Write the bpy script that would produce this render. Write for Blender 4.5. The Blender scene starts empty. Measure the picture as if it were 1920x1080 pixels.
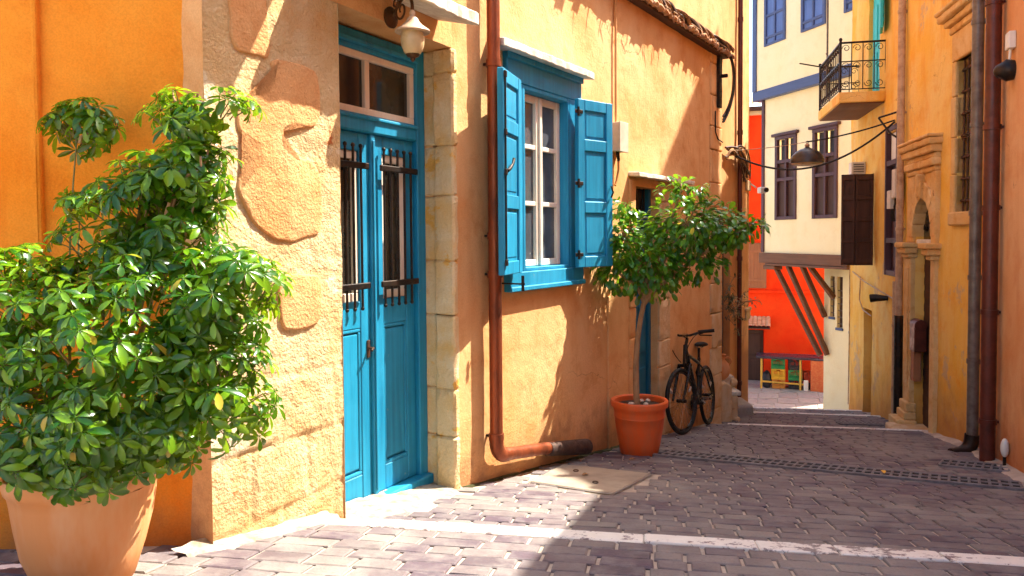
import bpy, bmesh, math, random
from mathutils import Vector, Matrix, noise

R = math.radians
scene = bpy.context.scene
C = scene.collection
random.seed(7)

# ------------------------------------------------------------------ camera
cam_d = bpy.data.cameras.new('camera')
cam = bpy.data.objects.new('camera', cam_d)
C.objects.link(cam)
cam.location = (0, 0, 1.55)
cam_d.sensor_width = 36.0
cam_d.lens = 1450 / 1920 * 36.0
cam_d.shift_y = -44.83 / 1920
cam_d.clip_end = 2000
cam.matrix_world = Matrix.Translation((0, 0, 1.55)) @ Matrix.Rotation(R(90 - 2.1), 4, 'X') @ Matrix.Rotation(R(-0.4), 4, 'Z')
scene.camera = cam

# ------------------------------------------------------------------ sky, sun, exposure
SUN = Vector((1.606, 0.683, 2.5)).normalized()
world = bpy.data.worlds.new('World')
scene.world = world
world.use_nodes = True
wn = world.node_tree.nodes
bg = wn['Background']
sky = wn.new('ShaderNodeTexSky')
sky.sky_type = 'NISHITA'
sky.sun_disc = False
sky.sun_elevation = math.asin(SUN.z)
sky.sun_rotation = math.atan2(SUN.x, SUN.y)
sky.air_density = 1.0
sky.dust_density = 2.5
sky.ozone_density = 0.6
world.node_tree.links.new(sky.outputs[0], bg.inputs[0])
bg.inputs[1].default_value = 0.15
sun_d = bpy.data.lights.new('sun', 'SUN')
sun_d.energy = 5.0
sun_d.angle = R(0.55)
sun_d.color = (1.0, 0.93, 0.8)
sun = bpy.data.objects.new('sun', sun_d)
C.objects.link(sun)
sun.rotation_euler = SUN.to_track_quat('Z', 'Y').to_euler()
sun.location = SUN * 40
vs = scene.view_settings
vs.view_transform = 'Standard'
vs.look = 'None'
vs.exposure = 1.65
vs.gamma = 1.0
vs.use_curve_mapping = False
scene.cycles.max_bounces = 6
scene.cycles.diffuse_bounces = 4
scene.cycles.glossy_bounces = 2
scene.cycles.transmission_bounces = 3
scene.cycles.adaptive_threshold = 0.03
scene.cycles.caustics_reflective = False
scene.cycles.caustics_refractive = False
scene.cycles.use_denoising = True

# ------------------------------------------------------------------ helpers
class MB:
    def __init__(s):
        s.v = []; s.f = []
    def add(s, vs, fs):
        o = len(s.v)
        s.v.extend([tuple(p) for p in vs])
        s.f.extend([tuple(i + o for i in f) for f in fs])
        return s
    def box(s, x0, x1, y0, y1, z0, z1, M=None):
        p = [Vector((x, y, z)) for z in (z0, z1) for y in (y0, y1) for x in (x0, x1)]
        if M is not None: p = [M @ q for q in p]
        return s.add(p, [(0,2,3,1),(4,5,7,6),(0,1,5,4),(2,6,7,3),(0,4,6,2),(1,3,7,5)])
    def beam(s, p, q, w, h, up=(0,0,1)):
        p = Vector(p); q = Vector(q); d = (q - p).normalized(); up = Vector(up)
        x = d.cross(up)
        if x.length < 1e-4: x = d.cross(Vector((1,0,0)))
        x.normalize(); y = x.cross(d)
        vs = [e + x*sx*w/2 + y*sy*h/2 for e in (p, q) for sx, sy in ((-1,-1),(1,-1),(1,1),(-1,1))]
        return s.add(vs, [(0,3,2,1),(4,5,6,7),(0,1,5,4),(1,2,6,5),(2,3,7,6),(3,0,4,7)])
    def tube(s, pts, r, n=8, cap=True):
        pts = [Vector(p) for p in pts]; m = len(pts)
        rs = r if isinstance(r, (list, tuple)) else [r]*m
        ax = None; vs = []; fs = []
        for i, p in enumerate(pts):
            t = (pts[min(i+1, m-1)] - pts[max(i-1, 0)])
            t = t.normalized() if t.length > 1e-9 else Vector((0,0,1))
            if ax is None:
                ax = t.cross(Vector((0.31, 0.17, 0.93)))
                if ax.length < 1e-3: ax = t.cross(Vector((1,0,0)))
            ax = (ax - t*ax.dot(t)).normalized(); b = t.cross(ax)
            for k in range(n):
                a = 2*math.pi*k/n
                vs.append(p + (ax*math.cos(a) + b*math.sin(a))*rs[i])
        for i in range(m-1):
            for k in range(n):
                k2 = (k+1) % n
                fs.append((i*n+k, i*n+k2, (i+1)*n+k2, (i+1)*n+k))
        if cap:
            fs.append(tuple(reversed(range(n)))); fs.append(tuple(range((m-1)*n, m*n)))
        return s.add(vs, fs)
    def ring(s, c, ax, rad, r, n=40, k=8):
        c = Vector(c); ax = Vector(ax).normalized()
        x = ax.orthogonal().normalized(); y = ax.cross(x)
        vs = []; fs = []
        for i in range(n):
            a = 2*math.pi*i/n; d = x*math.cos(a) + y*math.sin(a)
            for j in range(k):
                b = 2*math.pi*j/k
                vs.append(c + d*(rad + r*math.cos(b)) + ax*r*math.sin(b))
        for i in range(n):
            for j in range(k):
                fs.append((i*k+j, ((i+1)%n)*k+j, ((i+1)%n)*k+(j+1)%k, i*k+(j+1)%k))
        return s.add(vs, fs)
    def lathe(s, prof, n=32, M=None, jit=0):
        vs = []; fs = []; m = len(prof)
        for r, z in prof:
            for k in range(n):
                a = 2*math.pi*k/n
                p = Vector((r*math.cos(a), r*math.sin(a), z))
                if jit: p += Vector((p.x, p.y, 0)) * jit * noise.noise(p*6)
                vs.append(M @ p if M is not None else p)
        for i in range(m-1):
            for k in range(n):
                k2 = (k+1) % n
                fs.append((i*n+k, i*n+k2, (i+1)*n+k2, (i+1)*n+k))
        fs.append(tuple(reversed(range(n)))); fs.append(tuple(range((m-1)*n, m*n)))
        return s.add(vs, fs)
    def prism(s, poly, y0, y1):
        n = len(poly)
        vs = [(x, y0, z) for x, z in poly] + [(x, y1, z) for x, z in poly]
        fs = [tuple(range(n)), tuple(reversed(range(n, 2*n)))]
        for i in range(n):
            j = (i+1) % n
            fs.append((i, n+i, n+j, j))
        return s.add(vs, fs)
    def ball(s, c, rx, ry, rz, n=12, m=8):
        vs = []; fs = []
        for i in range(m+1):
            t = math.pi*i/m
            for k in range(n):
                a = 2*math.pi*k/n
                vs.append((c[0]+rx*math.sin(t)*math.cos(a), c[1]+ry*math.sin(t)*math.sin(a), c[2]+rz*math.cos(t)))
        for i in range(m):
            for k in range(n):
                fs.append((i*n+k, (i+1)*n+k, (i+1)*n+(k+1)%n, i*n+(k+1)%n))
        return s.add(vs, fs)
    def mesh(s, name, bevel=0, seg=1, smooth=None):
        me = bpy.data.meshes.new(name)
        me.from_pydata(s.v, [], s.f)
        if bevel:
            bm = bmesh.new(); bm.from_mesh(me)
            bmesh.ops.recalc_face_normals(bm, faces=bm.faces)
            es = [e for e in bm.edges if len(e.link_faces) == 2 and e.calc_face_angle(0) > 0.5]
            bmesh.ops.bevel(bm, geom=es, offset=bevel, segments=seg, affect='EDGES', profile=0.5, clamp_overlap=True)
            bm.to_mesh(me); bm.free()
        if smooth is not None:
            me.polygons.foreach_set('use_smooth', [True]*len(me.polygons))
            me.set_sharp_from_angle(angle=R(smooth))
        me.update()
        return me
    def rough(s, amp=0.007, freq=9.0, cuts=3, seed=0.0, bevel=0.012):
        """hand-dressed stone: bevel, subdivide and push the faces about"""
        me = bpy.data.meshes.new('tmp'); me.from_pydata(s.v, [], s.f)
        bm = bmesh.new(); bm.from_mesh(me)
        bmesh.ops.recalc_face_normals(bm, faces=bm.faces)
        bmesh.ops.bevel(bm, geom=list(bm.edges), offset=bevel, segments=1, affect='EDGES', clamp_overlap=True)
        bmesh.ops.subdivide_edges(bm, edges=[e for e in bm.edges if e.calc_length() > 0.05], cuts=cuts, use_grid_fill=True)
        bm.normal_update()
        for v in bm.verts:
            p = v.co*freq + Vector((seed, seed*1.7, 0))
            v.co += v.normal*amp*(noise.noise(p) + 0.5*noise.noise(p*2.7))
        bm.verts.index_update()
        s.v = [tuple(v.co) for v in bm.verts]; s.f = [tuple(v.index for v in f.verts) for f in bm.faces]
        bm.free(); bpy.data.meshes.remove(me)
        return s
    def build(s, name, m, parent=None, bevel=0, seg=1, smooth=None):
        me = s.mesh(name, bevel, seg, smooth)
        me.materials.append(m)
        return link(name, me, parent)

def link(name, me, parent=None):
    o = bpy.data.objects.new(name, me)
    C.objects.link(o)
    if parent is not None: o.parent = parent
    return o
def tag(o, label=None, cat=None, group=None, kind=None):
    if label: o['label'] = label
    if cat: o['category'] = cat
    if group: o['group'] = group
    if kind: o['kind'] = kind
    return o
def thing(name, label, cat, loc=(0,0,0), rz=0, group=None):
    o = bpy.data.objects.new(name, None)
    o.empty_display_size = 0.1
    C.objects.link(o)
    o.location = loc; o.rotation_euler = (0, 0, rz)
    return tag(o, label, cat, group)
def frame(name, label, cat, x, y, deg, z=0, group=None):
    """a thing whose local X runs along a wall at compass angle deg (0 = +Y), local Y to the left of that"""
    return thing(name, label, cat, (x, y, z), R(90 - deg), group)
def bx(name, m, parent, x0, x1, y0, y1, z0, z1, bevel=0.004, seg=1):
    return MB().box(min(x0,x1), max(x0,x1), min(y0,y1), max(y0,y1), min(z0,z1), max(z0,z1)).build(name, m, parent, bevel, seg)
def arc(c, r, a0, a1, n, ax0=(1,0,0), ax1=(0,0,1)):
    c = Vector(c); ax0 = Vector(ax0); ax1 = Vector(ax1)
    return [c + ax0*(r*math.cos(a0+(a1-a0)*i/n)) + ax1*(r*math.sin(a0+(a1-a0)*i/n)) for i in range(n+1)]
def spiral(c, r0, r1, a0, a1, n, ax0=(1,0,0), ax1=(0,0,1)):
    c = Vector(c); ax0 = Vector(ax0); ax1 = Vector(ax1); out = []
    for i in range(n+1):
        t = i/n; a = a0+(a1-a0)*t; r = r0+(r1-r0)*t
        out.append(c + ax0*(r*math.cos(a)) + ax1*(r*math.sin(a)))
    return out
def bez(p0, p1, p2, p3, n=12):
    p0, p1, p2, p3 = map(Vector, (p0, p1, p2, p3)); o = []
    for i in range(n+1):
        t = i/n; u = 1-t
        o.append(p0*u**3 + p1*3*u*u*t + p2*3*u*t*t + p3*t**3)
    return o

# ------------------------------------------------------------------ materials
def newmat(name):
    m = bpy.data.materials.new(name); m.use_nodes = True
    nt = m.node_tree
    return m, nt, nt.nodes['Principled BSDF']
def nd(nt, t, **kw):
    n = nt.nodes.new(t)
    for k, v in kw.items(): setattr(n, k, v)
    return n
def rgba(c): return (c[0], c[1], c[2], 1)
def mixc(nt, fac, a, b, blend='MIX'):
    n = nd(nt, 'ShaderNodeMix', data_type='RGBA', blend_type=blend)
    for i, v in ((0, fac), (6, a), (7, b)):
        if isinstance(v, (tuple, list)): n.inputs[i].default_value = rgba(v)
        elif isinstance(v, (int, float)): n.inputs[i].default_value = v
        else: nt.links.new(v, n.inputs[i])
    return n.outputs[2]
def ramp(nt, src, a, b, c0=0.0, c1=1.0):
    n = nd(nt, 'ShaderNodeMapRange')
    nt.links.new(src, n.inputs[0])
    n.inputs[1].default_value = a; n.inputs[2].default_value = b
    n.inputs[3].default_value = c0; n.inputs[4].default_value = c1
    return n.outputs[0]
def noise_n(nt, vec, scale, detail=6, rough=0.6, dist=0.0):
    n = nd(nt, 'ShaderNodeTexNoise')
    nt.links.new(vec, n.inputs['Vector'])
    n.inputs['Scale'].default_value = scale; n.inputs['Detail'].default_value = detail
    n.inputs['Roughness'].default_value = rough; n.inputs['Distortion'].default_value = dist
    return n.outputs[0]
def coords(nt, stretch=(1,1,1), kind='Object', off=(0,0,0)):
    tc = nd(nt, 'ShaderNodeTexCoord'); mp = nd(nt, 'ShaderNodeMapping')
    nt.links.new(tc.outputs[kind], mp.inputs[0])
    mp.inputs['Scale'].default_value = stretch; mp.inputs['Location'].default_value = off
    return mp.outputs[0]
def bumpn(nt, bsdf, h, strength, dist=0.01, prev=None):
    b = nd(nt, 'ShaderNodeBump')
    b.inputs['Strength'].default_value = strength; b.inputs['Distance'].default_value = dist
    nt.links.new(h, b.inputs['Height'])
    if prev is not None: nt.links.new(prev, b.inputs['Normal'])
    nt.links.new(b.outputs[0], bsdf.inputs['Normal'])
    return b.outputs[0]

def plain(name, c, rough=0.5, metallic=0.0, var=0.25, scale=9, c2=None, bump=0.15, bscale=60, spec=0.4, stretch=(1,1,1), t=(0.4, 0.68)):
    m, nt, b = newmat(name)
    v = coords(nt, stretch)
    f = noise_n(nt, v, scale, 4, 0.65)
    c2 = c2 or tuple(x*(1-var) for x in c)
    nt.links.new(mixc(nt, ramp(nt, f, t[0], t[1]), c, c2), b.inputs['Base Color'])
    b.inputs['Roughness'].default_value = rough
    b.inputs['Metallic'].default_value = metallic
    b.inputs['Specular IOR Level'].default_value = spec
    nt.links.new(ramp(nt, noise_n(nt, v, scale*3, 1), 0.3, 0.7, max(rough-0.12, 0.05), min(rough+0.12, 1)), b.inputs['Roughness'])
    if bump: bumpn(nt, b, noise_n(nt, v, bscale, 2), bump, 0.004)
    return m

def plaster(name, base, pale, dark, rough=0.92, big=0.9, mid=3.5, bump=0.5, grain=55, streak=0.35, spots=None, patch=None, soil=None, crack=0):
    """aged lime plaster: cloudy tone, vertical run marks, worn pale patches, sandy relief"""
    m, nt, b = newmat(name)
    v = coords(nt)
    cloud = noise_n(nt, v, big, 4, 0.62, 0.6)
    col = mixc(nt, ramp(nt, cloud, 0.38, 0.66), base, pale)
    midn = noise_n(nt, v, mid, 6, 0.68, 0.0)
    col = mixc(nt, ramp(nt, midn, 0.5, 0.74, 0, 0.75), col, dark)
    vs_ = coords(nt, (2.6, 2.6, 0.42), off=(3.1, 0, 1.7))
    run = noise_n(nt, vs_, 1.6, 5, 0.6, 0.5)
    col = mixc(nt, ramp(nt, run, 0.52, 0.74, 0, streak), col, dark)
    col = mixc(nt, ramp(nt, run, 0.46, 0.3, 0, streak*0.8), col, pale)
    if spots:
        sp = noise_n(nt, coords(nt, off=(7, 3, 5)), spots[1], 6, 0.72, 0.0)
        col = mixc(nt, ramp(nt, sp, spots[2], spots[2]+0.05), col, spots[0])
    if patch:
        sp2 = noise_n(nt, coords(nt, (1,1,1.3), off=(1, 8, 2)), patch[1], 5, 0.58, 0.0)
        col = mixc(nt, ramp(nt, sp2, patch[2], patch[2]+0.035, 0, 0.9), col, patch[0])
    if soil:                              # splash dirt of the foot of the wall: (colour, z0, z1)
        sx = nd(nt, 'ShaderNodeSeparateXYZ'); nt.links.new(v, sx.inputs[0])
        hgt = nd(nt, 'ShaderNodeMath', operation='MULTIPLY_ADD')
        nt.links.new(midn, hgt.inputs[0]); hgt.inputs[1].default_value = 1.3
        sl_ = nd(nt, 'ShaderNodeMath', operation='MULTIPLY_ADD')
        nt.links.new(sx.outputs[0], sl_.inputs[0]); sl_.inputs[1].default_value = soil[3] if len(soil) > 3 else 0.0
        nt.links.new(sx.outputs[2], sl_.inputs[2]); nt.links.new(sl_.outputs[0], hgt.inputs[2])
        col = mixc(nt, ramp(nt, hgt.outputs[0], soil[1]+0.65, soil[2]+0.65, 0.85, 0), col, soil[0])
    ck = None
    if crack:                             # hairline cracks
        wv = nd(nt, 'ShaderNodeVectorMath', operation='MULTIPLY_ADD')
        nz = nd(nt, 'ShaderNodeTexNoise'); nz.inputs['Scale'].default_value = 2.6; nz.inputs['Detail'].default_value = 4
        nt.links.new(v, nz.inputs['Vector']); nt.links.new(nz.outputs['Color'], wv.inputs[0])
        wv.inputs[1].default_value = (0.55, 0.55, 0.55); nt.links.new(v, wv.inputs[2])
        vo = nd(nt, 'ShaderNodeTexVoronoi', feature='DISTANCE_TO_EDGE'); vo.inputs['Scale'].default_value = 1.15
        nt.links.new(wv.outputs[0], vo.inputs['Vector'])
        ml = nd(nt, 'ShaderNodeMath', operation='MULTIPLY')
        nt.links.new(ramp(nt, vo.outputs['Distance'], 0.0, 0.004, 0.8, 0), ml.inputs[0]); nt.links.new(ramp(nt, cloud, 0.56, 0.64), ml.inputs[1])
        ck = ml.outputs[0]
        col = mixc(nt, ck, col, tuple(x*0.35 for x in dark))
    fine = noise_n(nt, v, 130, 1, 0.6)
    col = mixc(nt, ramp(nt, fine, 0.35, 0.7, 0, 0.16), col, tuple(x*0.45 for x in dark))
    nt.links.new(col, b.inputs['Base Color'])
    b.inputs['Roughness'].default_value = rough
    b.inputs['Specular IOR Level'].default_value = 0.12
    p = bumpn(nt, b, noise_n(nt, v, grain, 3, 0.7), min(bump, 1.0), 0.008*max(1.0, bump))
    bumpn(nt, b, noise_n(nt, v, 7, 3, 0.6), bump*0.6, 0.03, p)
    return m

def wood(name, c, c2, rough=0.6, axis=2, bump=0.3, chips=None, tint=0.6):
    m, nt, b = newmat(name)
    st = [26, 26, 26]; st[axis] = 1.4
    v = coords(nt, tuple(st))
    g = noise_n(nt, v, 1.0, 6, 0.6, 0.4)
    col = mixc(nt, ramp(nt, g, 0.4, 0.66, 0, tint), c, c2)
    cl = noise_n(nt, coords(nt), 2.2, 6, 0.6)
    col = mixc(nt, ramp(nt, cl, 0.45, 0.7, 0, 0.45), col, tuple(min(1, x*1.35+0.012) for x in c))
    if chips:
        ch = noise_n(nt, coords(nt, (1,1,0.45), off=(2,5,1)), 13, 5, 0.75, 0.0)
        col = mixc(nt, ramp(nt, ch, chips[1], chips[1]+0.03), col, chips[0])
    nt.links.new(col, b.inputs['Base Color'])
    nt.links.new(ramp(nt, cl, 0.3, 0.7, rough-0.1, rough+0.15), b.inputs['Roughness'])
    b.inputs['Specular IOR Level'].default_value = 0.35
    bumpn(nt, b, g, bump, 0.003)
    return m

def leafmat(name, top, pale, trans, gloss=0.38):
    m, nt, b = newmat(name)
    g = nd(nt, 'ShaderNodeNewGeometry'); oi = nd(nt, 'ShaderNodeObjectInfo')
    add = nd(nt, 'ShaderNodeMath', operation='ADD'); fr = nd(nt, 'ShaderNodeMath', operation='FRACT')
    nt.links.new(g.outputs['Random Per Island'], add.inputs[0]); nt.links.new(oi.outputs['Random'], add.inputs[1])
    nt.links.new(add.outputs[0], fr.inputs[0])
    col = mixc(nt, ramp(nt, fr.outputs[0], 0.35, 1.0), top, pale)
    col = mixc(nt, ramp(nt, fr.outputs[0], 0.988, 0.992), col, (0.42, 0.30, 0.03))
    nt.links.new(col, b.inputs['Base Color'])
    b.inputs['Roughness'].default_value = gloss
    b.inputs['Specular IOR Level'].default_value = 0.5
    tr = nd(nt, 'ShaderNodeBsdfTranslucent')
    nt.links.new(mixc(nt, ramp(nt, fr.outputs[0], 0.3, 1.0), trans, tuple(min(1, x*1.4) for x in trans)), tr.inputs[0])
    mx = nd(nt, 'ShaderNodeMixShader'); mx.inputs[0].default_value = 0.24
    out = nt.nodes['Material Output']
    nt.links.new(b.outputs[0], mx.inputs[1]); nt.links.new(tr.outputs[0], mx.inputs[2])
    nt.links.new(mx.outputs[0], out.inputs[0])
    return m

def glass(name, tint=(0.02, 0.018, 0.014), rough=0.05, spec=0.6):
    m, nt, b = newmat(name)
    v = coords(nt)
    nt.links.new(mixc(nt, ramp(nt, noise_n(nt, v, 2.2, 5), 0.35, 0.7), tint, tuple(x*2.2 for x in tint)), b.inputs['Base Color'])
    b.inputs['Roughness'].default_value = rough
    b.inputs['Specular IOR Level'].default_value = spec
    return m

def paver_mat(name, cols, paint=None):
    m, nt, b = newmat(name)
    g = nd(nt, 'ShaderNodeNewGeometry'); oi = nd(nt, 'ShaderNodeObjectInfo')
    add = nd(nt, 'ShaderNodeMath', operation='ADD'); fr = nd(nt, 'ShaderNodeMath', operation='FRACT')
    nt.links.new(g.outputs['Random Per Island'], add.inputs[0]); nt.links.new(oi.outputs['Random'], add.inputs[1])
    nt.links.new(add.outputs[0], fr.inputs[0])
    cr = nd(nt, 'ShaderNodeValToRGB')
    cr.color_ramp.interpolation = 'LINEAR'
    for i, c in enumerate(cols):
        if i < 2: e = cr.color_ramp.elements[i]; e.position = i/(len(cols)-1)
        else: e = cr.color_ramp.elements.new(i/(len(cols)-1))
        e.color = rgba(c)
    nt.links.new(fr.outputs[0], cr.inputs[0])
    tc = nd(nt, 'ShaderNodeNewGeometry')
    pos = tc.outputs['Position']
    n1 = noise_n(nt, pos, 9, 5, 0.7)
    n2 = noise_n(nt, pos, 1.1, 3, 0.6)
    n3 = noise_n(nt, pos, 85, 2, 0.7)
    col = mixc(nt, ramp(nt, n1, 0.42, 0.68, 0, 0.6), cr.outputs[0], (0.29, 0.26, 0.24))
    col = mixc(nt, ramp(nt, n2, 0.5, 0.66, 0, 0.6), col, (0.30, 0.275, 0.24))
    n4 = noise_n(nt, pos, 2.7, 5, 0.7)
    col = mixc(nt, ramp(nt, n4, 0.56, 0.70, 0, 0.65), col, (0.075, 0.055, 0.062))
    col = mixc(nt, ramp(nt, n3, 0.5, 0.75, 0, 0.4), col, (0.08, 0.06, 0.06))
    if paint:
        pn = noise_n(nt, pos, 16, 6, 0.75, 0.0)
        wn_ = nd(nt, 'ShaderNodeMath', operation='MULTIPLY_ADD')
        nt.links.new(n2, wn_.inputs[0]); wn_.inputs[1].default_value = 0.45; nt.links.new(pn, wn_.inputs[2])
        col = mixc(nt, ramp(nt, wn_.outputs[0], paint[1], paint[1]+0.06, 1, 0), col, mixc(nt, ramp(nt, n1, 0.4, 0.75, 0, 0.35), paint[0], (0.55, 0.5, 0.42)))
    nt.links.new(col, b.inputs['Base Color'])
    nt.links.new(ramp(nt, n1, 0.3, 0.7, 0.55, 0.85), b.inputs['Roughness'])
    b.inputs['Specular IOR Level'].default_value = 0.35
    p = bumpn(nt, b, n3, 0.35, 0.004)
    bumpn(nt, b, n1, 0.4, 0.012, p)
    return m

M = {}
M['orange'] = plaster('orange_plaster', (0.76,0.38,0.145), (0.84,0.52,0.25), (0.62,0.25,0.07), bump=0.5, streak=0.4, crack=1, soil=((0.40,0.19,0.085), -0.02, 0.30, 0.136))
M['deep_orange'] = plaster('deep_orange_plaster', (0.88,0.25,0.014), (0.93,0.37,0.045), (0.68,0.135,0.005), bump=0.5, streak=0.6, mid=2.0, soil=((0.45,0.17,0.06), 0.25, 0.6))
M['stone_plaster'] = plaster('rough_cream_plaster', (0.66,0.45,0.22), (0.72,0.56,0.33), (0.64,0.33,0.11), big=2.6, mid=4.0, bump=1.5, grain=60, patch=((0.73,0.60,0.40), 2.6, 0.58), streak=0.4, spots=((0.48,0.14,0.04), 3.1, 0.64), soil=((0.6,0.3,0.12), 0.1, 0.5))
M['salmon_patch'] = plaster('smooth_salmon_plaster', (0.73,0.365,0.145), (0.77,0.45,0.21), (0.62,0.27,0.09), big=2.5, mid=6, bump=1.0, grain=70, streak=0.3)
M['jamb_stone'] = plaster('jamb_stone', (0.72,0.50,0.24), (0.78,0.64,0.42), (0.74,0.38,0.07), big=3, mid=4, bump=1.3, grain=55, streak=0.3, patch=((0.76,0.40,0.08), 3.5, 0.60))
M['yellow'] = plaster('yellow_plaster', (0.92,0.54,0.085), (0.92,0.66,0.24), (0.82,0.32,0.02), bump=0.55, streak=0.6, mid=3, crack=1, spots=((0.66,0.46,0.25), 1.9, 0.60), soil=((0.46,0.19,0.05), -0.38, 0.35, 0.16))
M['salmon_wall'] = plaster('salmon_wall_plaster', (0.72,0.33,0.135), (0.78,0.46,0.24), (0.60,0.20,0.06), crack=1, bump=0.45, streak=0.5, mid=1.8, soil=((0.42,0.12,0.04), -0.40, 0.05, 0.14))
M['cream'] = plaster('cream_plaster', (0.92,0.80,0.48), (0.93,0.84,0.55), (0.86,0.70,0.38), bump=0.2, streak=0.15)
M['red'] = plaster('red_plaster', (0.90,0.045,0.006), (0.92,0.08,0.012), (0.82,0.03,0.004), bump=0.3, streak=0.25)
M['tan'] = plaster('tan_plaster', (0.66,0.31,0.11), (0.74,0.42,0.19), (0.55,0.22,0.07), bump=0.3, streak=0.6)
M['limestone'] = plaster('limestone', (0.66,0.45,0.24), (0.78,0.62,0.40), (0.58,0.30,0.10), big=3, mid=7, bump=0.9, grain=30, streak=0.1, spots=((0.48,0.22,0.09), 5, 0.64))
M['carved'] = plaster('carved_stone', (0.74,0.44,0.16), (0.78,0.56,0.28), (0.55,0.25,0.06), big=3, mid=8, bump=0.8, grain=40, streak=0.2, spots=((0.30,0.15,0.06), 6, 0.66))
M['slab_stone'] = plain('slab_stone', (0.80,0.74,0.62), 0.9, var=0.3, scale=12, c2=(0.55,0.45,0.33), bump=0.6, bscale=50)
M['white_lime'] = plain('white_lime_wash', (0.42,0.38,0.31), 0.9, scale=14, c2=(0.24,0.18,0.12), bump=0.6, bscale=35)
M['teal'] = wood('teal_paint', (0.014,0.265,0.455), (0.007,0.165,0.31), 0.45, 2, 0.4, chips=((0.26,0.30,0.27), 0.685), tint=0.85)
M['teal_dark'] = wood('deep_teal_paint', (0.012,0.15,0.26), (0.01,0.10,0.18), 0.5, 2, 0.25)
M['turquoise'] = wood('turquoise_paint', (0.03,0.55,0.60), (0.02,0.36,0.44), 0.5, 2, 0.3)
M['white_wood'] = wood('white_painted_wood', (0.80,0.70,0.56), (0.66,0.53,0.40), 0.5, 2, 0.2, chips=((0.35,0.22,0.13), 0.75), tint=0.4)
M['glass'] = glass('dark_glass')
M['sky_glass'] = glass('window_glass', (0.05,0.055,0.065), 0.06, 0.6)
M['iron'] = plain('black_iron', (0.018,0.015,0.014), 0.45, 0.6, var=0.5, c2=(0.05,0.03,0.02), bump=0.3)
M['rust_iron'] = plain('rusty_iron', (0.05,0.028,0.018), 0.7, 0.4, c2=(0.16,0.06,0.025), bump=0.4)
M['bronze'] = plain('aged_bronze', (0.09,0.045,0.02), 0.5, 0.7, c2=(0.16,0.07,0.03), bump=0.3)
M['copper'] = plain('weathered_copper', (0.27,0.066,0.024), 0.45, 0.5, scale=9, c2=(0.09,0.028,0.015), bump=0.25, t=(0.45,0.75), stretch=(1,1,0.35))
M['copper_dark'] = plain('dark_cast_pipe', (0.10,0.06,0.045), 0.55, 0.3, scale=12, c2=(0.045,0.03,0.03), bump=0.35)
M['brown_pipe'] = plain('brown_pipe', (0.13,0.028,0.016), 0.4, 0.1, scale=8, c2=(0.07,0.018,0.012), bump=0.1)
M['dark_enamel'] = plain('dark_enamel', (0.06,0.05,0.045), 0.4, 0.3, scale=8, c2=(0.035,0.03,0.03), bump=0.1)
M['grey_pipe'] = plain('grey_pipe', (0.20,0.17,0.15), 0.45, 0.3, scale=8, c2=(0.10,0.08,0.07), bump=0.15)
M['pale_pipe'] = plain('pale_pipe', (0.55,0.38,0.24), 0.6, 0.0, scale=10, c2=(0.34,0.2,0.11), bump=0.15)
M['terracotta'] = plain('terracotta', (0.72,0.29,0.095), 0.75, scale=6, c2=(0.76,0.42,0.22), bump=0.35, bscale=45, stretch=(1,1,0.25), t=(0.48,0.75))
M['red_clay'] = plain('glazed_red_clay', (0.80,0.125,0.02), 0.45, scale=7, c2=(0.62,0.15,0.05), bump=0.25, spec=0.45, stretch=(1,1,0.4))
M['soil'] = plain('soil', (0.07,0.04,0.025), 1.0, scale=30, c2=(0.03,0.02,0.012), bump=1.0)
M['bark'] = plain('bark', (0.42,0.26,0.13), 0.85, scale=20, c2=(0.25,0.14,0.07), bump=0.6, stretch=(1,1,0.3))
M['twig'] = plain('green_twig', (0.20,0.17,0.05), 0.7, scale=20, c2=(0.12,0.12,0.03), bump=0.3)
M['leaf'] = leafmat('umbrella_plant_leaf', (0.013,0.080,0.004), (0.17,0.34,0.012), (0.50,0.78,0.02), 0.24)
M['ficus'] = leafmat('ficus_leaf', (0.016,0.10,0.008), (0.11,0.30,0.014), (0.36,0.66,0.02), 0.28)
M['olive'] = leafmat('grey_green_leaf', (0.06,0.09,0.05), (0.12,0.14,0.07), (0.12,0.16,0.05), 0.5)
M['rubber'] = plain('rubber', (0.012,0.011,0.011), 0.75, bump=0.2)
M['bike_black'] = plain('black_bike_paint', (0.012,0.011,0.012), 0.3, 0.0, bump=0.0, spec=0.5)
M['chrome'] = plain('chrome', (0.6,0.6,0.6), 0.22, 1.0, bump=0.0, var=0.2)
M['reflector'] = plain('white_reflector', (0.78,0.76,0.7), 0.3, bump=0.0, var=0.1)
M['paver'] = paver_mat('purple_pavers', [(0.080,0.057,0.074), (0.150,0.122,0.125), (0.110,0.080,0.098), (0.215,0.188,0.170), (0.088,0.061,0.085), (0.170,0.140,0.138)])
M['painted_paver'] = paver_mat('white_painted_edge', [(0.2,0.14,0.15), (0.25,0.19,0.19)], ((0.78,0.75,0.68), 0.755))
M['mortar'] = plain('mortar', (0.50,0.42,0.33), 0.95, scale=6, c2=(0.34,0.27,0.22), bump=0.6, bscale=70)
M['concrete'] = plain('concrete_cover', (0.36,0.30,0.225), 0.9, scale=4, c2=(0.25,0.20,0.16), bump=0.5)
M['cast_iron'] = plain('cast_iron', (0.20,0.185,0.19), 0.6, 0.2, scale=16, c2=(0.12,0.105,0.11), bump=0.4)
M['drain_shade'] = plain('drain_shade_black', (0.012,0.01,0.01), 1.0, bump=0)
M['brown_wood'] = wood('brown_wood', (0.075,0.034,0.022), (0.035,0.016,0.012), 0.65, 2, 0.5)
M['purple_wood'] = wood('purple_brown_wood', (0.085,0.04,0.05), (0.05,0.025,0.033), 0.6, 2, 0.4)
M['beam_wood'] = wood('beam_wood', (0.16,0.07,0.035), (0.09,0.038,0.02), 0.7, 0, 0.5)
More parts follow.
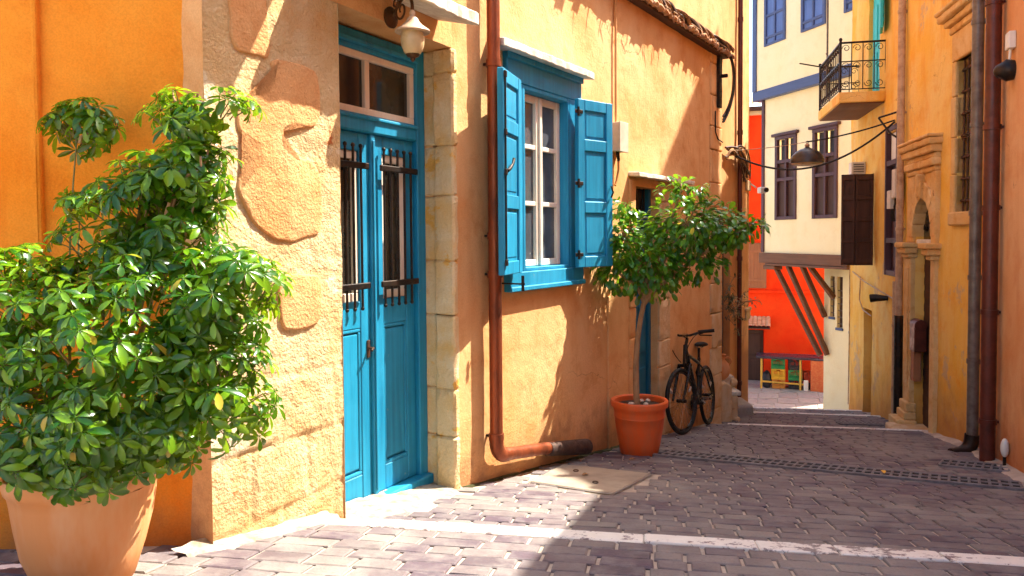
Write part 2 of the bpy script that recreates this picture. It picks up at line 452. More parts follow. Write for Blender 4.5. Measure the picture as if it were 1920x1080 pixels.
M['shutter_tan'] = wood('faded_shutter_wood', (0.36,0.14,0.06), (0.24,0.09,0.04), 0.7, 2, 0.5)
M['slate_blue'] = wood('slate_blue_paint', (0.07,0.10,0.22), (0.05,0.075,0.17), 0.55, 0, 0.2)
M['blue_shutter'] = wood('blue_shutter_paint', (0.10,0.17,0.40), (0.07,0.12,0.30), 0.5, 2, 0.2)
M['plastic_box'] = plain('cream_plastic', (0.66,0.58,0.46), 0.5, scale=5, c2=(0.5,0.42,0.32), bump=0.05)
M['cable'] = plain('black_cable', (0.02,0.016,0.015), 0.7, bump=0.2)
M['dry_cable'] = plain('dry_bundle', (0.44,0.24,0.10), 0.85, scale=30, c2=(0.16,0.07,0.03), bump=0.5, t=(0.35,0.6))
M['tile'] = plain('clay_tile', (0.55,0.24,0.10), 0.85, scale=12, c2=(0.68,0.46,0.28), bump=0.5)
M['green_crate'] = plain('green_crate', (0.02,0.26,0.07), 0.5, bump=0.1)
M['yellow_crate'] = plain('yellow_crate', (0.85,0.47,0.03), 0.5, bump=0.1)
M['orange_crate'] = plain('orange_crate', (0.72,0.30,0.05), 0.5, bump=0.1)
M['black_crate'] = plain('black_crate', (0.035,0.035,0.04), 0.5, bump=0.1)
M['red_crate'] = plain('red_crate', (0.6,0.08,0.03), 0.5, bump=0.1)
M['table_top'] = plain('dark_counter', (0.035,0.03,0.045), 0.35, scale=6, c2=(0.06,0.05,0.07), bump=0.1)
M['yellow_metal'] = plain('yellow_metal', (0.72,0.42,0.06), 0.5, bump=0.1)
M['red_board'] = plain('red_board', (0.55,0.10,0.03), 0.7, scale=25, c2=(0.62,0.2,0.06), bump=0.3)
M['lamp_glass'] = plain('frosted_lamp_glass', (0.62,0.46,0.24), 0.35, bump=0.1, scale=6, var=0.3)
M['lamp_cap'] = plain('lamp_cap_enamel', (0.66,0.50,0.34), 0.45, scale=8, c2=(0.35,0.2,0.11), bump=0.15)
M['white_plastic'] = plain('white_plastic', (0.8,0.77,0.7), 0.4, bump=0.0, var=0.1)
M['pale_door'] = plain('pale_door', (0.62,0.48,0.34), 0.8, scale=3, c2=(0.45,0.3,0.18), bump=0.3)
M['plaza'] = paver_mat('plaza_stone', [(0.36,0.30,0.25), (0.45,0.39,0.32), (0.40,0.33,0.28), (0.48,0.42,0.36)])
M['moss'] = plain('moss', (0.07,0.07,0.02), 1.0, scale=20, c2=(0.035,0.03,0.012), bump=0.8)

# ------------------------------------------------------------------ street: stepped ramp running downhill
AX = R(10)
SX = Vector((math.cos(AX), -math.sin(AX), 0))       # across the street
SY = Vector((math.sin(AX), math.cos(AX), 0))        # down the street
EDGES = [3.51, 9.2, 11.2, 12.3]
KN = [(-14, 2.62), (3.51, 0.193), (3.51, 0.123), (9.2, -0.643), (9.2, -0.713), (11.2, -0.942), (11.2, -1.012), (12.3, -1.115), (12.3, -1.20), (17.8, -2.47), (90, -2.50)]
def prof(v):
    for i in range(len(KN)-1):
        a, b = KN[i], KN[i+1]
        if a[0] <= v <= b[0] and b[0] > a[0]:
            return a[1] + (b[1]-a[1])*(v-a[0])/(b[0]-a[0])
    return KN[-1][1]
def sp(c, v, dz=0.0): return SX*c + SY*v + Vector((0, 0, prof(v)+dz))
def cv(x, y): p = Vector((x, y, 0)); return p.dot(SX), p.dot(SY)

mb = MB()
for i in range(len(KN)-1):
    a, b = KN[i], KN[i+1]
    cs = [-40, -12, -6, -3, -1, 1, 3, 6, 9, 14, 40] if a[0] < 17.8 else [-90, -30, 0, 30, 90]
    o = len(mb.v); row = []
    dz = -0.011 if a[0] < 12.3 else 0
    for v, z in (a, b):
        for c in cs: mb.v.append(tuple(SX*c + SY*v + Vector((0, 0, z + dz))))
    n = len(cs)
    for k in range(n-1): mb.f.append((o+k, o+k+1, o+n+k+1, o+n+k))
street = tag(mb.build('street', M['mortar']), 'stepped paved lane running downhill between the houses', kind='structure')

# walls seen from above, to keep the paving inside the lane
def left_x(y):
    if y < 3.1: return -2.6
    if y < 4.75: return -0.37 - (4.75-y)*math.tan(R(28))
    if y < 9.42: return -0.37 + (y-4.75)*math.tan(R(32))
    if y < 10.3: return 2.0
    return 2.79 + (y-10.3)*math.tan(R(27.6))
def right_x(y):
    if y < 6.95: return 4.22 - (6.95-y)*math.tan(R(20))
    return 4.22 + (y-6.95)*math.tan(R(12.5))

# pieces that interrupt the paving
COVER = [(0.37,5.81), (1.0,5.44), (0.61,4.67), (0.09,5.05)]
G0 = Vector((1.22, 6.42, 0)); G1 = Vector((3.42, 5.15, 0))
GD = (G1-G0).normalized(); GN = Vector((-GD.y, GD.x, 0)); GLEN = (G1-G0).length
def inpoly(x, y, poly):
    r = False
    for i in range(len(poly)):
        x0, y0 = poly[i]; x1, y1 = poly[i-1]
        if (y0 > y) != (y1 > y) and x < (x1-x0)*(y-y0)/(y1-y0)+x0: r = not r
    return r
def blocked(x, y):
    if inpoly(x, y, COVER): return True
    d = Vector((x, y, 0)) - G0
    t = d.dot(GD)
    return -0.02 < t < GLEN+0.02 and abs(d.dot(GN)) < 0.10

def paver_mesh(w, l, h=0.05):
    """bevelled sett, top at z=0, slightly uneven; 12-44 triangles"""
    m = MB(); b = 0.006
    j = lambda s=0.0025: random.uniform(-s, s)
    t = [(-w/2+b+j(), -l/2+b+j(), j(0.0015)), (w/2-b+j(), -l/2+b+j(), j(0.0015)), (w/2-b+j(), l/2-b+j(), j(0.0015)), (-w/2+b+j(), l/2-b+j(), j(0.0015))]
    e = [(-w/2+j(), -l/2+j(), -0.005), (w/2+j(), -l/2+j(), -0.005), (w/2+j(), l/2+j(), -0.005), (-w/2+j(), l/2+j(), -0.005)]
    lo = [(x, y, -h) for x, y, z in e]
    m.add(t+e+lo, [(0,1,2,3)] + [(4+i, 4+(i+1)%4, (i+1)%4, i) for i in range(4)] + [(8+i, 8+(i+1)%4, 4+(i+1)%4, 4+i) for i in range(4)])
    return m
LENS = [0.13, 0.145, 0.16, 0.18, 0.20, 0.225, 0.26]
ROW = 0.122
PM = {}
for L in LENS:
    for k in range(3):
        me = paver_mesh(L-0.015, ROW-0.005).mesh('paver'); me.materials.append(M['paver']); PM[(L, k)] = me
spots = []
rng = random.Random(3)
def rows(v0, v1):
    n = max(1, round((v1-v0)/ROW)); st = (v1-v0)/n
    return [v0 + (i+0.5)*st for i in range(n)]
SECT = [(0.9, 3.51-0.155), (3.51, 9.2-0.12), (9.2, 11.2-0.1), (11.2, 12.2)]
for v0, v1 in SECT:
    for v in rows(v0, v1):
        c = -3.2 + rng.uniform(0, 0.2)
        while c < 6.5:
            L = rng.choice(LENS)
            p = SX*(c+L/2) + SY*v
            if left_x(p.y) - 0.02 + L*0.3 < p.x < right_x(p.y) + 0.1 - L*0.2 and not blocked(p.x, p.y):
                # keep the doorway's step clear
                spots.append((p.x, p.y, c+L/2, v, L))
            c += L
def slope_rot(v):
    s = math.atan2(prof(v+0.02)-prof(v-0.02), 0.04)
    return s
def paver_matrix(s, i):
    x, y, c, v, L = s
    h = noise.noise(Vector((x*1.3, y*1.3, 0)))*0.004 + rng.uniform(-0.0015, 0.0015)
    M4 = Matrix.Translation(sp(c, v, h)) @ Matrix.Rotation(-AX, 4, 'Z') @ Matrix.Rotation(slope_rot(v), 4, 'X')
    return M4 @ Matrix.Rotation(rng.uniform(-0.014, 0.014), 4, 'Z') @ Matrix.Rotation(rng.uniform(-0.009, 0.009), 4, 'Y') @ Matrix.Rotation(rng.uniform(-0.009, 0.009), 4, 'X')
def inview(s):
    x, y = s[0], s[1]
    return y > 2.2 and -0.68 < x/y < 0.68 and (y > 2.75)
near = sorted([s for s in spots if inview(s)], key=lambda s: s[0]**2 + s[1]**2)
own = set(id(s) for s in near[:300])
rest = MB()
for i, s in enumerate(spots):
    mtx = paver_matrix(s, i); k = (s[4], i % 3)
    if id(s) in own:
        o = link('paver', PM[k], street); o.matrix_world = mtx
    else:
        me = PM[k]
        rest.add([mtx @ v.co for v in me.vertices], [tuple(p.vertices) for p in me.polygons])
tag(rest.build('paver_field', M['paver'], street), kind='stuff')
# white painted nosing stones along each step
for e, w, lo, hi in ((EDGES[0], 0.15, -1.35, 3.4), (EDGES[1], 0.12, 0.9, 3.35), (EDGES[2], 0.10, 1.2, 3.2), (EDGES[3], 0.10, 1.5, 2.9)):
    c = lo
    while c < hi:
        L = rng.uniform(0.32, 0.62)
        p = SX*(c+L/2) + SY*(e-w/2)
        if left_x(p.y)-0.3 < p.x < right_x(p.y)+0.3:
            m = paver_mesh(L-0.006, w-0.004, 0.13)
            o = m.build('step_edge_stone', M['painted_paver'], street)
            o.matrix_world = Matrix.Translation(sp(c+L/2, e-w/2, 0.004+rng.uniform(-0.002, 0.002))) @ Matrix.Rotation(-AX + rng.uniform(-0.006, 0.006), 4, 'Z') @ Matrix.Rotation(slope_rot(e-w/2-0.05), 4, 'X')
        c += L
# plaza slabs at the foot of the lane: irregular flags with recessed joints
for iy in range(9):
    for ix in range(14):
        y = 17.2 + iy*0.62; x = 4.6 + ix*0.5 + (iy % 2)*0.22
        m = MB(); w = rng.uniform(0.42, 0.48); l = 0.58
        m.box(-w/2, w/2, -l/2, l/2, -0.05, 0.012 + rng.uniform(0, 0.006))
        o = m.build('flagstone', M['plaza'], street, 0.008)
        v = cv(x, y)[1]
        if v < 17.9: bpy.data.objects.remove(o); continue
        o.location = (x, y, prof(v)); o.rotation_euler = (0, 0, -0.31 + rng.uniform(-0.02, 0.02))

# lime-washed skirting of mortar at the foot of the stone house and its door step
def ground_strip(name, mat, pts_in, pts_out, h_in, h_out, seed):
    m = MB(); n = 26
    def lerp(pts, t):
        k = t*(len(pts)-1); i = min(int(k), len(pts)-2); f = k-i
        return Vector(pts[i])*(1-f) + Vector(pts[i+1])*f
    rowsn = 6
    for i in range(n+1):
        a = lerp(pts_in, i/n); b = lerp(pts_out, i/n)
        for j in range(rowsn):
            t = j/(rowsn-1); p = a*(1-t) + b*t
            wob = noise.noise(Vector((p.x*7, p.y*7, seed)))
            p = p + (b-a).normalized()*wob*0.045*t
            z = prof(cv(p.x, p.y)[1]) + (h_in*(1-t)**1.5 + h_out*t) + 0.012*noise.noise(Vector((p.x*16, p.y*16, seed+3)))*(1-0.6*t)
            if j == rowsn-1: z -= 0.03
            m.v.append((p.x, p.y, z))
    for i in range(n):
        for j in range(rowsn-1):
            a = i*rowsn+j; m.f.append((a, a+1, a+rowsn+1, a+rowsn))
    return m.build(name, mat, street, smooth=50)
def wl(u, n, deg):   # point on the left walls' frames, n metres out from the face
    a = R(deg); return (-0.37 + math.sin(a)*u + math.cos(a)*n, 4.75 + math.cos(a)*u - math.sin(a)*n, 0)
ground_strip('mortar_skirting', M['white_lime'], [wl(-2.0,-0.05,28), wl(-1.4,-0.03,28), wl(-0.98,-0.02,28)], [wl(-1.98,0.03,28), wl(-1.75,0.10,28), wl(-1.4,0.12,28), wl(-0.98,0.10,28)], 0.03, 0.006, 1.0)
ground_strip('doorstep', M['white_lime'], [wl(-1.05,0.28-0.5,28), wl(-0.5,-0.24,28), wl(0.04,-0.24,28)], [wl(-1.05,0.15,28), wl(-0.5,0.13,28), wl(0.08,0.06,28)], 0.035, 0.012, 5.0)
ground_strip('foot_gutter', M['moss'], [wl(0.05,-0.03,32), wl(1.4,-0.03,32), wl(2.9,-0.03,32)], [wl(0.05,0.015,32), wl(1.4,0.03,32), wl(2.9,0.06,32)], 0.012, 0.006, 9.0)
ground_strip('wall_gutter', M['mortar'], [(3.15,3.95,0), (3.75,5.6,0), (4.24,6.95,0), (4.62,8.6,0)], [(3.02,4.0,0), (3.6,5.66,0), (4.10,6.95,0), (4.5,8.6,0)], 0.03, 0.008, 12.0)

# inspection cover and drains
t = thing('inspection_cover', 'beige concrete inspection cover set in the paving beside the pipe outlet', 'cover', (0.52, 5.24, 0))
m = MB(); q = [Vector((x, y, 0)) for x, y in COVER]; ctr = sum(q, Vector())/4
def gz(p, dz): return Vector((p.x-0.52, p.y-5.24, prof(cv(p.x, p.y)[1])+dz))
i4 = [ctr + (p-ctr)*0.955 for p in q]
m.add([gz(p, 0.006) for p in i4] + [gz(p, -0.05) for p in i4], [(0,1,2,3), (0,4,5,1), (1,5,6,2), (2,6,7,3), (3,7,4,0)])
m.build('plate', M['concrete'], t, 0.006)
m = MB()
for i in range(4):
    a, b = q[i], q[(i+1) % 4]; ai, bi = i4[i]+(q[i]-i4[i])*0.35, i4[(i+1) % 4]+(q[(i+1) % 4]-i4[(i+1) % 4])*0.35
    m.add([gz(a, 0.002), gz(b, 0.002), gz(bi, 0.002), gz(ai, 0.002)], [(0,1,2,3)])
m.build('rim', M['cast_iron'], t)
for f in (0.3, 0.7):
    p = i4[0]*(1-f) + i4[2]*f
    m = MB().ring(gz(p, 0.012), (0,0,1), 0.018, 0.004, 14, 5); m.build('lifting_ring', M['rust_iron'], t)

def drain(name, label, p0, p1, width, nbar, rails):
    p0 = Vector(p0); p1 = Vector(p1); d = (p1-p0).normalized(); nn = Vector((-d.y, d.x, 0)); ln = (p1-p0).length
    t = thing(name, label, 'drain', (p0.x, p0.y, 0))
    def P(s, w, dz): 
        q = p0 + d*s + nn*w
        return Vector((q.x-p0.x, q.y-p0.y, prof(cv(q.x, q.y)[1])+dz))
    m = MB(); w = width/2
    m.add([P(0,-w,0.011), P(ln,-w,0.011), P(ln,w,0.011), P(0,w,0.011)], [(0,1,2,3)]); m.build('channel_shade', M['drain_shade'], t)  # flat black sheet on the paving, painted as the shade inside the drain
    for k in range(rails):
        ww = -w + width*k/(rails-1)
        MB().beam(P(0,ww,0.006), P(ln,ww,0.006), 0.026, 0.026).build('rail', M['cast_iron'], t, 0.003)
    for k in range(nbar+1):
        s = ln*k/nbar
        MB().beam(P(s,-w+0.012,0.0055), P(s,w-0.012,0.0055), 0.018, 0.024).build('bar', M['cast_iron'], t, 0.003)
    return t
drain('slot_drain', 'long cast iron slot drain crossing the purple paving', G0, G1, 0.29, 42, 3)
drain('square_drain', 'small grey grate set in paving near the salmon wall', (3.42, 6.12, 0), (3.80, 5.86, 0), 0.34, 8, 3)
drain('step_drain', 'dark narrow grate on the second step by the carved portal', (4.05, 9.55, 0), (4.55, 9.47, 0), 0.2, 10, 3)

# ------------------------------------------------------------------ walls
def wallgrid(name, m, parent, u0, u1, z0, z1, holes, side, th=0.2, step=0.07, amp=0.006, seed=0.0, freq=1.4, edge=0.0, blocks=None):
    """plastered wall face at local y=0 (outward = side), uneven surface, real openings with reveals of depth th"""
    def lines(a, b, cuts):
        cs = sorted(set([a, b] + [c for c in cuts if a < c < b])); out = []
        for i in range(len(cs)-1):
            n = max(1, round((cs[i+1]-cs[i])/step))
            out += [cs[i] + (cs[i+1]-cs[i])*k/n for k in range(n)]
        return out + [b]
    us = lines(u0, u1, [h[i] for h in holes for i in (0, 1)]); zs = lines(z0, z1, [h[i] for h in holes for i in (2, 3)])
    mb = MB(); nu = len(us)
    def disp(u, z):
        p = Vector((u*freq, z*freq, seed))
        d = amp*(noise.noise(p) + 0.45*noise.noise(p*3.1) + 0.25*noise.noise(p*9.3))
        if blocks: d += blocks(u, z)
        return d
    def jit(u, z):
        e = Vector((u*5, z*5, seed+9))
        return edge*noise.noise(e), edge*noise.noise(e + Vector((4, 2, 1)))
    for z in zs:
        for u in us:
            ju, jz = jit(u, z) if any(abs(u-h[0]) < 1e-6 or abs(u-h[1]) < 1e-6 for h in holes) else (0, 0)
            mb.v.append((u+ju, side*disp(u, z), z))
    for j in range(len(zs)-1):
        for i in range(nu-1):
            uc = (us[i]+us[i+1])/2; zc = (zs[j]+zs[j+1])/2
            if any(h[0] < uc < h[1] and h[2] < zc < h[3] for h in holes): continue
            a = j*nu+i; mb.f.append((a, a+1, a+nu+1, a+nu))
    for h in holes:
        iu = [i for i, u in enumerate(us) if h[0]-1e-6 <= u <= h[1]+1e-6]; iz = [j for j, z in enumerate(zs) if h[2]-1e-6 <= z <= h[3]+1e-6]
        for seq in ([j*nu+iu[0] for j in iz], [j*nu+iu[-1] for j in iz], [iz[0]*nu+i for i in iu], [iz[-1]*nu+i for i in iu]):
            o = len(mb.v)
            for q in seq:
                x, y, z = mb.v[q]; mb.v.append((x, -side*th, z))
            for k in range(len(seq)-1): mb.f.append((seq[k], seq[k+1], o+k+1, o+k))
    return mb.build(name, m, parent, smooth=60)
def body(name, m, parent, u0, u1, z0, z1, side, d0, d1, floor=True):
    """rest of the house behind its street front: sides, back and roof (no front face)"""
    a = -side*d0; b = -side*d1; mb = MB()
    mb.add([(u0,a,z0),(u1,a,z0),(u1,b,z0),(u0,b,z0),(u0,a,z1),(u1,a,z1),(u1,b,z1),(u0,b,z1)], [(1,2,6,5),(2,3,7,6),(3,0,4,7),(4,5,6,7)])
    return mb.build(name, m, parent)
def rough_slab(name, m, parent, u0, u1, y0, y1, z0, z1, drop=0.0, seed=0, n=22):
    """hand-cut stone ledge: from the wall (y0) out to y1, outer edge irregular, optionally falling by drop"""
    mb = MB()
    for i in range(n+1):
        u = u0 + (u1-u0)*i/n
        w = 0.012*noise.noise(Vector((u*9, seed, 1))) + 0.008*noise.noise(Vector((u*27, seed, 2)))
        h = 0.008*noise.noise(Vector((u*11, seed, 4)))
        yo = y1 + w*(1 if y1 > y0 else -1)
        mb.v += [(u, y0, z0), (u, yo, z0-drop+h), (u, yo, z1-drop*0.9+h*0.6), (u, y0, z1)]
    for i in range(n):
        for k in range(4):
            a = i*4+k; b = i*4+(k+1) % 4; mb.f.append((a, b, b+4, a+4))
    mb.f += [(3,2,1,0), tuple(n*4+k for k in range(4))]
    return mb.build(name, m, parent, 0.006)

def blob_patch(name, m, parent, poly, y, th, rnd=0.012):
    """raised smooth plaster patch with rounded rim; poly in (u, z); outward is -y"""
    # smooth the outline
    pts = [Vector((p[0], p[1], 0)) for p in poly]
    for _ in range(2):
        q = []
        for i in range(len(pts)):
            a, b = pts[i], pts[(i+1) % len(pts)]
            q += [a*0.78+b*0.22, a*0.22+b*0.78]
        pts = q
    for i, p in enumerate(pts):
        p += Vector((noise.noise(p*14), noise.noise(p*14+Vector((3,1,2))), 0))*0.012
    n = len(pts)
    def inset(d):
        out = []
        for i in range(n):
            t = (pts[(i+1) % n] - pts[i-1]).normalized()
            out.append(pts[i] + Vector((-t.y, t.x, 0))*d)
        return out
    area = sum(pts[i].x*pts[(i+1) % n].y - pts[(i+1) % n].x*pts[i].y for i in range(n))
    s = 1 if area > 0 else -1
    bm = bmesh.new(); rings = []
    for d, h in ((0, 0.02), (0, -th*0.3), (rnd*0.35, -th*0.8), (rnd, -th)):
        rings.append([bm.verts.new((p.x, y+h, p.y)) for p in inset(d*s)])
    for a, b in zip(rings[:-1], rings[1:]):
        for i in range(n): bm.faces.new((a[i], a[(i+1) % n], b[(i+1) % n], b[i]))
    f = bm.faces.new(rings[-1])
    bmesh.ops.triangulate(bm, faces=[f])
    me = bpy.data.meshes.new(name); bm.to_mesh(me); bm.free()
    me.polygons.foreach_set('use_smooth', [True]*len(me.polygons)); me.set_sharp_from_angle(angle=R(60))
    me.materials.append(m)
    return link(name, me, parent)

def pier_blocks(u, z):
    """coursed rubble showing through the render: shallow joints and stones standing at different depths"""
    w = 0.05*noise.noise(Vector((u*2.5, z*2.5, 7)))
    zz = z + w; k = math.floor(zz/0.31); f = zz/0.31 - k
    uu = u + 0.19*(k % 2) + 0.05*noise.noise(Vector((u*2, z*3, 2))); q = math.floor(uu/0.36); g = uu/0.36 - q
    e = min(min(f, 1-f)*0.31, min(g, 1-g)*0.36)
    fade = max(0.0, min(1.0, (1.25-z)/0.5))*0.9 + 0.1
    joint = -0.010*max(0.0, 1-e/0.022)
    lift = 0.012*noise.noise(Vector((q*3.7, k*5.1, 1)))
    return (joint + lift)*fade
# ================================================================== stone house with the blue double door
hA = frame('stone_house', 'rough cream plastered house with blue double door and stone slab canopy', 'house', -0.37, 4.75, 28)
wallgrid('wall', M['stone_plaster'], hA, -1.84, -1.02, -0.4, 2.70, [], -1, 0.24, 0.014, 0.011, 3.0, 2.4, 0.0, pier_blocks)
wallgrid('upper_wall', M['orange'], hA, -1.84, 0.06, 2.70, 6.2, [], -1, 0.24, 0.06, 0.006, 5.0)
m = MB()   # returns of the stone pier: left end and the door-side reveal
n = 46
for s_u, dpt in ((-1.84, 0.30), (-1.02, 0.24)):
    m = MB(); o = 0
    for j in range(n+1):
        z = -0.4 + 3.1*j/n
        for k in range(4):
            yy = dpt*k/3
            m.v.append((s_u + (0 if k == 0 else 0.012*noise.noise(Vector((z*4, yy*9, s_u)))), yy - 0.002, z))
    for j in range(n):
        for k in range(3):
            a = o+j*4+k; m.f.append((a, a+1, a+5, a+4))
    m.build('pier_return', M['stone_plaster'] if s_u > -1.5 else M['orange'], hA, smooth=60)
m = MB(); m.add([(-1.02,0,2.70),(0.06,0,2.70),(0.06,0.5,2.70),(-1.02,0.5,2.70)], [(0,1,2,3)]); m.build('door_soffit', M['orange'], hA)
body('back_walls', M['orange'], hA, -1.84, 0.06, -0.4, 6.2, -1, 0.24, 4.0)
S_UZ = [(-1.487,2.347),(-1.192,2.352),(-1.164,2.223),(-1.171,2.100),(-1.205,2.068),(-1.388,2.054),(-1.409,2.020),(-1.408,1.965),(-1.358,1.929),(-1.272,1.909),(-1.202,1.896),(-1.174,1.856),(-1.168,1.712),(-1.173,1.567),(-1.281,1.548),(-1.391,1.527),(-1.499,1.551),(-1.606,1.624),(-1.673,1.739),(-1.667,1.821),(-1.541,1.862),(-1.536,1.914),(-1.594,1.964),(-1.676,2.001),(-1.679,2.148),(-1.498,2.192),(-1.461,2.268)]
blob_patch('plaster_patch', M['salmon_patch'], hA, S_UZ, -0.004, 0.008)
blob_patch('plaster_patch', M['salmon_patch'], hA, [(-1.70,2.68),(-1.50,2.68),(-1.487,2.46),(-1.481,2.335),(-1.56,2.335),(-1.68,2.325),(-1.70,2.44)], -0.004, 0.007)
blob_patch('plaster_patch', M['salmon_patch'], hA, [(-1.455,1.383),(-1.21,1.378),(-1.177,1.345),(-1.18,1.17),(-1.21,1.135),(-1.41,1.115),(-1.445,1.17)], -0.004, 0.008)
# stacked jamb stones on the right of the doorway
z = -0.12; k = 0
for hgt in (0.42, 0.30, 0.46, 0.34, 0.40, 0.31, 0.44, 0.27):
    z1 = min(z+hgt, 2.70); jx = random.uniform(-0.006, 0.006)
    MB().box(0.0+jx, 0.06, -0.012-random.uniform(0, 0.006), 0.13, z+0.002, z1-0.002).rough(0.009, 8, 5, z).build('jamb_stone', M['jamb_stone'], hA, smooth=40)
    MB().box(0.028+jx*0.5, 0.06, 0.131, 0.30, z+0.002, z1-0.002).rough(0.007, 8, 4, z+3).build('jamb_stone', M['jamb_stone'], hA, smooth=40)
    z = z1
rough_slab('canopy_slab', M['slab_stone'], hA, -1.25, -0.12, 0.0, -0.28, 2.83, 2.895, 0.07, 2.0, 40)
rough_slab('shade_slab', M['slab_stone'], hA, -1.84, -1.02, 0.0, -0.55, 3.40, 3.52, 0.0, 4.0, 20)  # unseen slab overhead, added for its shade on the pier

# door, plane y = 0.24
yd = 0.24; T = M['teal']
d = bx('door_frame', T, hA, -0.055, 0.032, yd-0.03, yd+0.09, 0.0, 2.70, 0.006)
bx('stile', T, d, -1.02, -0.965, yd-0.03, yd+0.09, 0.0, 2.70, 0.006)
bx('header', T, d, -0.965, -0.055, yd-0.028, yd+0.09, 2.585, 2.69, 0.006)
bx('moulding', T, d, -0.965, -0.055, yd-0.05, yd-0.0285, 2.61, 2.64, 0.006)
bx('transom_rail', T, d, -0.965, -0.055, yd-0.032, yd+0.09, 2.135, 2.235, 0.008)
bx('moulding', T, d, -0.965, -0.055, yd-0.046, yd-0.0325, 2.205, 2.225, 0.005)
bx('sill', T, d, -1.02, 0.03, yd-0.075, yd+0.09, -0.02, 0.052, 0.012, 2)
tr = bx('transom_window', M['white_wood'], hA, -0.965, -0.0555, yd-0.012, yd+0.03, 2.2355, 2.275, 0.004)
bx('rail', M['white_wood'], tr, -0.965, -0.0555, yd-0.012, yd+0.03, 2.545, 2.5845, 0.004)
for u in (-0.965, -0.53, -0.0975): bx('mullion', M['white_wood'], tr, u, u+0.042, yd-0.0115, yd+0.028, 2.2755, 2.5445, 0.004)
for u in (-0.922, -0.487): bx('pane', M['glass'], tr, u-0.004, u+0.394, yd+0.012, yd+0.016, 2.272, 2.55, 0)
def door_leaf(u0, u1, kind):
    lf = bx('door_leaf', T, hA, u0, u0+0.085, yd, yd+0.045, 0.055, 2.133, 0.004)
    c = (u0+u1)/2
    bx('stile', T, lf, u1-0.085, u1, yd, yd+0.045, 0.055, 2.133, 0.004)
    for z0, z1 in ((0.055, 0.20), (1.035, 1.185), (2.03, 2.133)):
        bx('rail', T, lf, u0+0.0852, u1-0.0852, yd+0.001, yd+0.045, z0, z1, 0.004)
    # lower fielded panel
    bx('panel', T, lf, u0+0.08, u1-0.08, yd+0.022, yd+0.035, 0.19, 1.04, 0)
    MB().prism([(u0+0.105, 0.235), (u1-0.105, 0.235), (u1-0.105, 1.005), (u0+0.105, 1.005)], yd+0.008, yd+0.024).build('field', T, lf, 0.012, 2)
    for a in ((u0+0.0855, u1-0.0855, 0.2005, 0.222), (u0+0.0855, u1-0.0855, 1.013, 1.0345)): bx('bead', T, lf, a[0], a[1], yd+0.003, yd+0.021, a[2], a[3], 0.006, 2)
    for a in ((u0+0.0855, u0+0.105), (u1-0.105, u1-0.0855)): bx('bead', T, lf, a[0], a[1], yd+0.003, yd+0.021, 0.2225, 1.0125, 0.006, 2)
    # glazed opening: white sash and dark pane
    g0, g1 = u0+0.0855, u1-0.0855
    for a in ((g0, g1, 1.1855, 1.235), (g0, g1, 1.985, 2.0295)): bx('sash', M['white_wood'], lf, a[0], a[1], yd+0.012, yd+0.04, a[2], a[3], 0.004)
    for a in ((g0, g0+0.04), (g1-0.04, g1)): bx('sash', M['white_wood'], lf, a[0], a[1], yd+0.012, yd+0.04, 1.2355, 1.9845, 0.004)
    bx('pane', M['glass'], lf, g0+0.03, g1-0.03, yd+0.03, yd+0.034, 1.22, 2.0, 0)
    # wrought iron guard
    for z in (1.275, 1.945): bx('guard_band', M['iron'], lf, c-0.185, c+0.185, yd-0.048, yd-0.034, z-0.018, z+0.018, 0.005)
    for k in range(5):
        u = c + (k-2)*0.066
        MB().tube([(u, yd-0.028, 1.15), (u, yd-0.028, 2.05)], 0.0075, 8).ball((u, yd-0.028, 2.055), 0.012, 0.012, 0.013, 8, 6).ball((u, yd-0.028, 1.148), 0.011, 0.011, 0.012, 8, 6).build('guard_bar', M['iron'], lf, smooth=50)
    return lf
door_leaf(-0.455, -0.058, 'r')
lf = door_leaf(-0.963, -0.497, 'l')
bx('key_plate', M['rust_iron'], lf, -0.535, -0.51, yd-0.008, yd-0.0005, 0.86, 0.96, 0.002)
MB().tube([(-0.522, yd-0.008, 0.915), (-0.522, yd-0.04, 0.915), (-0.545, yd-0.045, 0.905)], 0.007, 8).build('handle', M['rust_iron'], lf, smooth=50)
m = MB().box(-0.496, -0.456, yd-0.02, yd+0.04, 0.056, 2.134); ast = m.build('door_post', T, hA, 0.008, 2)
bx('reed', T, ast, -0.486, -0.466, yd-0.028, yd-0.0203, 0.09, 2.10, 0.004)

# ================================================================== deep orange house on the left
hL = frame('corner_house', 'deep orange shaded house wall behind the large potted plant', 'house', -1.244, 3.194, 262)
# local X runs left along the wall, local Y away from the street side is -Y... outward is +y here
wallgrid('wall', M['deep_orange'], hL, -0.02, 0.64, -0.4, 6.0, [], 1, 0.2, 0.03, 0.008, 8.0, 1.8)
wallgrid('wall_pier', M['deep_orange'], hL, 0.645, 4.0, -0.4, 6.0, [], 1, 0.2, 0.06, 0.008, 9.0, 1.5).location = (0, 0.035, 0)
bx('pier_edge', M['deep_orange'], hL, 0.632, 0.66, -0.05, 0.034, -0.4, 6.0, 0.012, 2)
body('back_walls', M['deep_orange'], hL, -0.05, 4.0, -0.4, 6.0, 1, 0.2, 4.0)

# ================================================================== orange house with the shuttered window
hB = frame('orange_house', 'sunlit orange house with open turquoise shutters and small blue door', 'house', -0.37, 4.75, 32)
wallgrid('wall', M['orange'], hB, 0.03, 5.05, -1.2, 6.4, [(0.80, 1.50, 1.30, 2.62), (2.84, 3.42, -0.8, 2.0)], -1, 0.16, 0.07, 0.007, 11.0, 1.1)
body('back_walls', M['orange'], hB, 0.03, 5.5, -1.2, 6.4, -1, 0.16, 4.0)
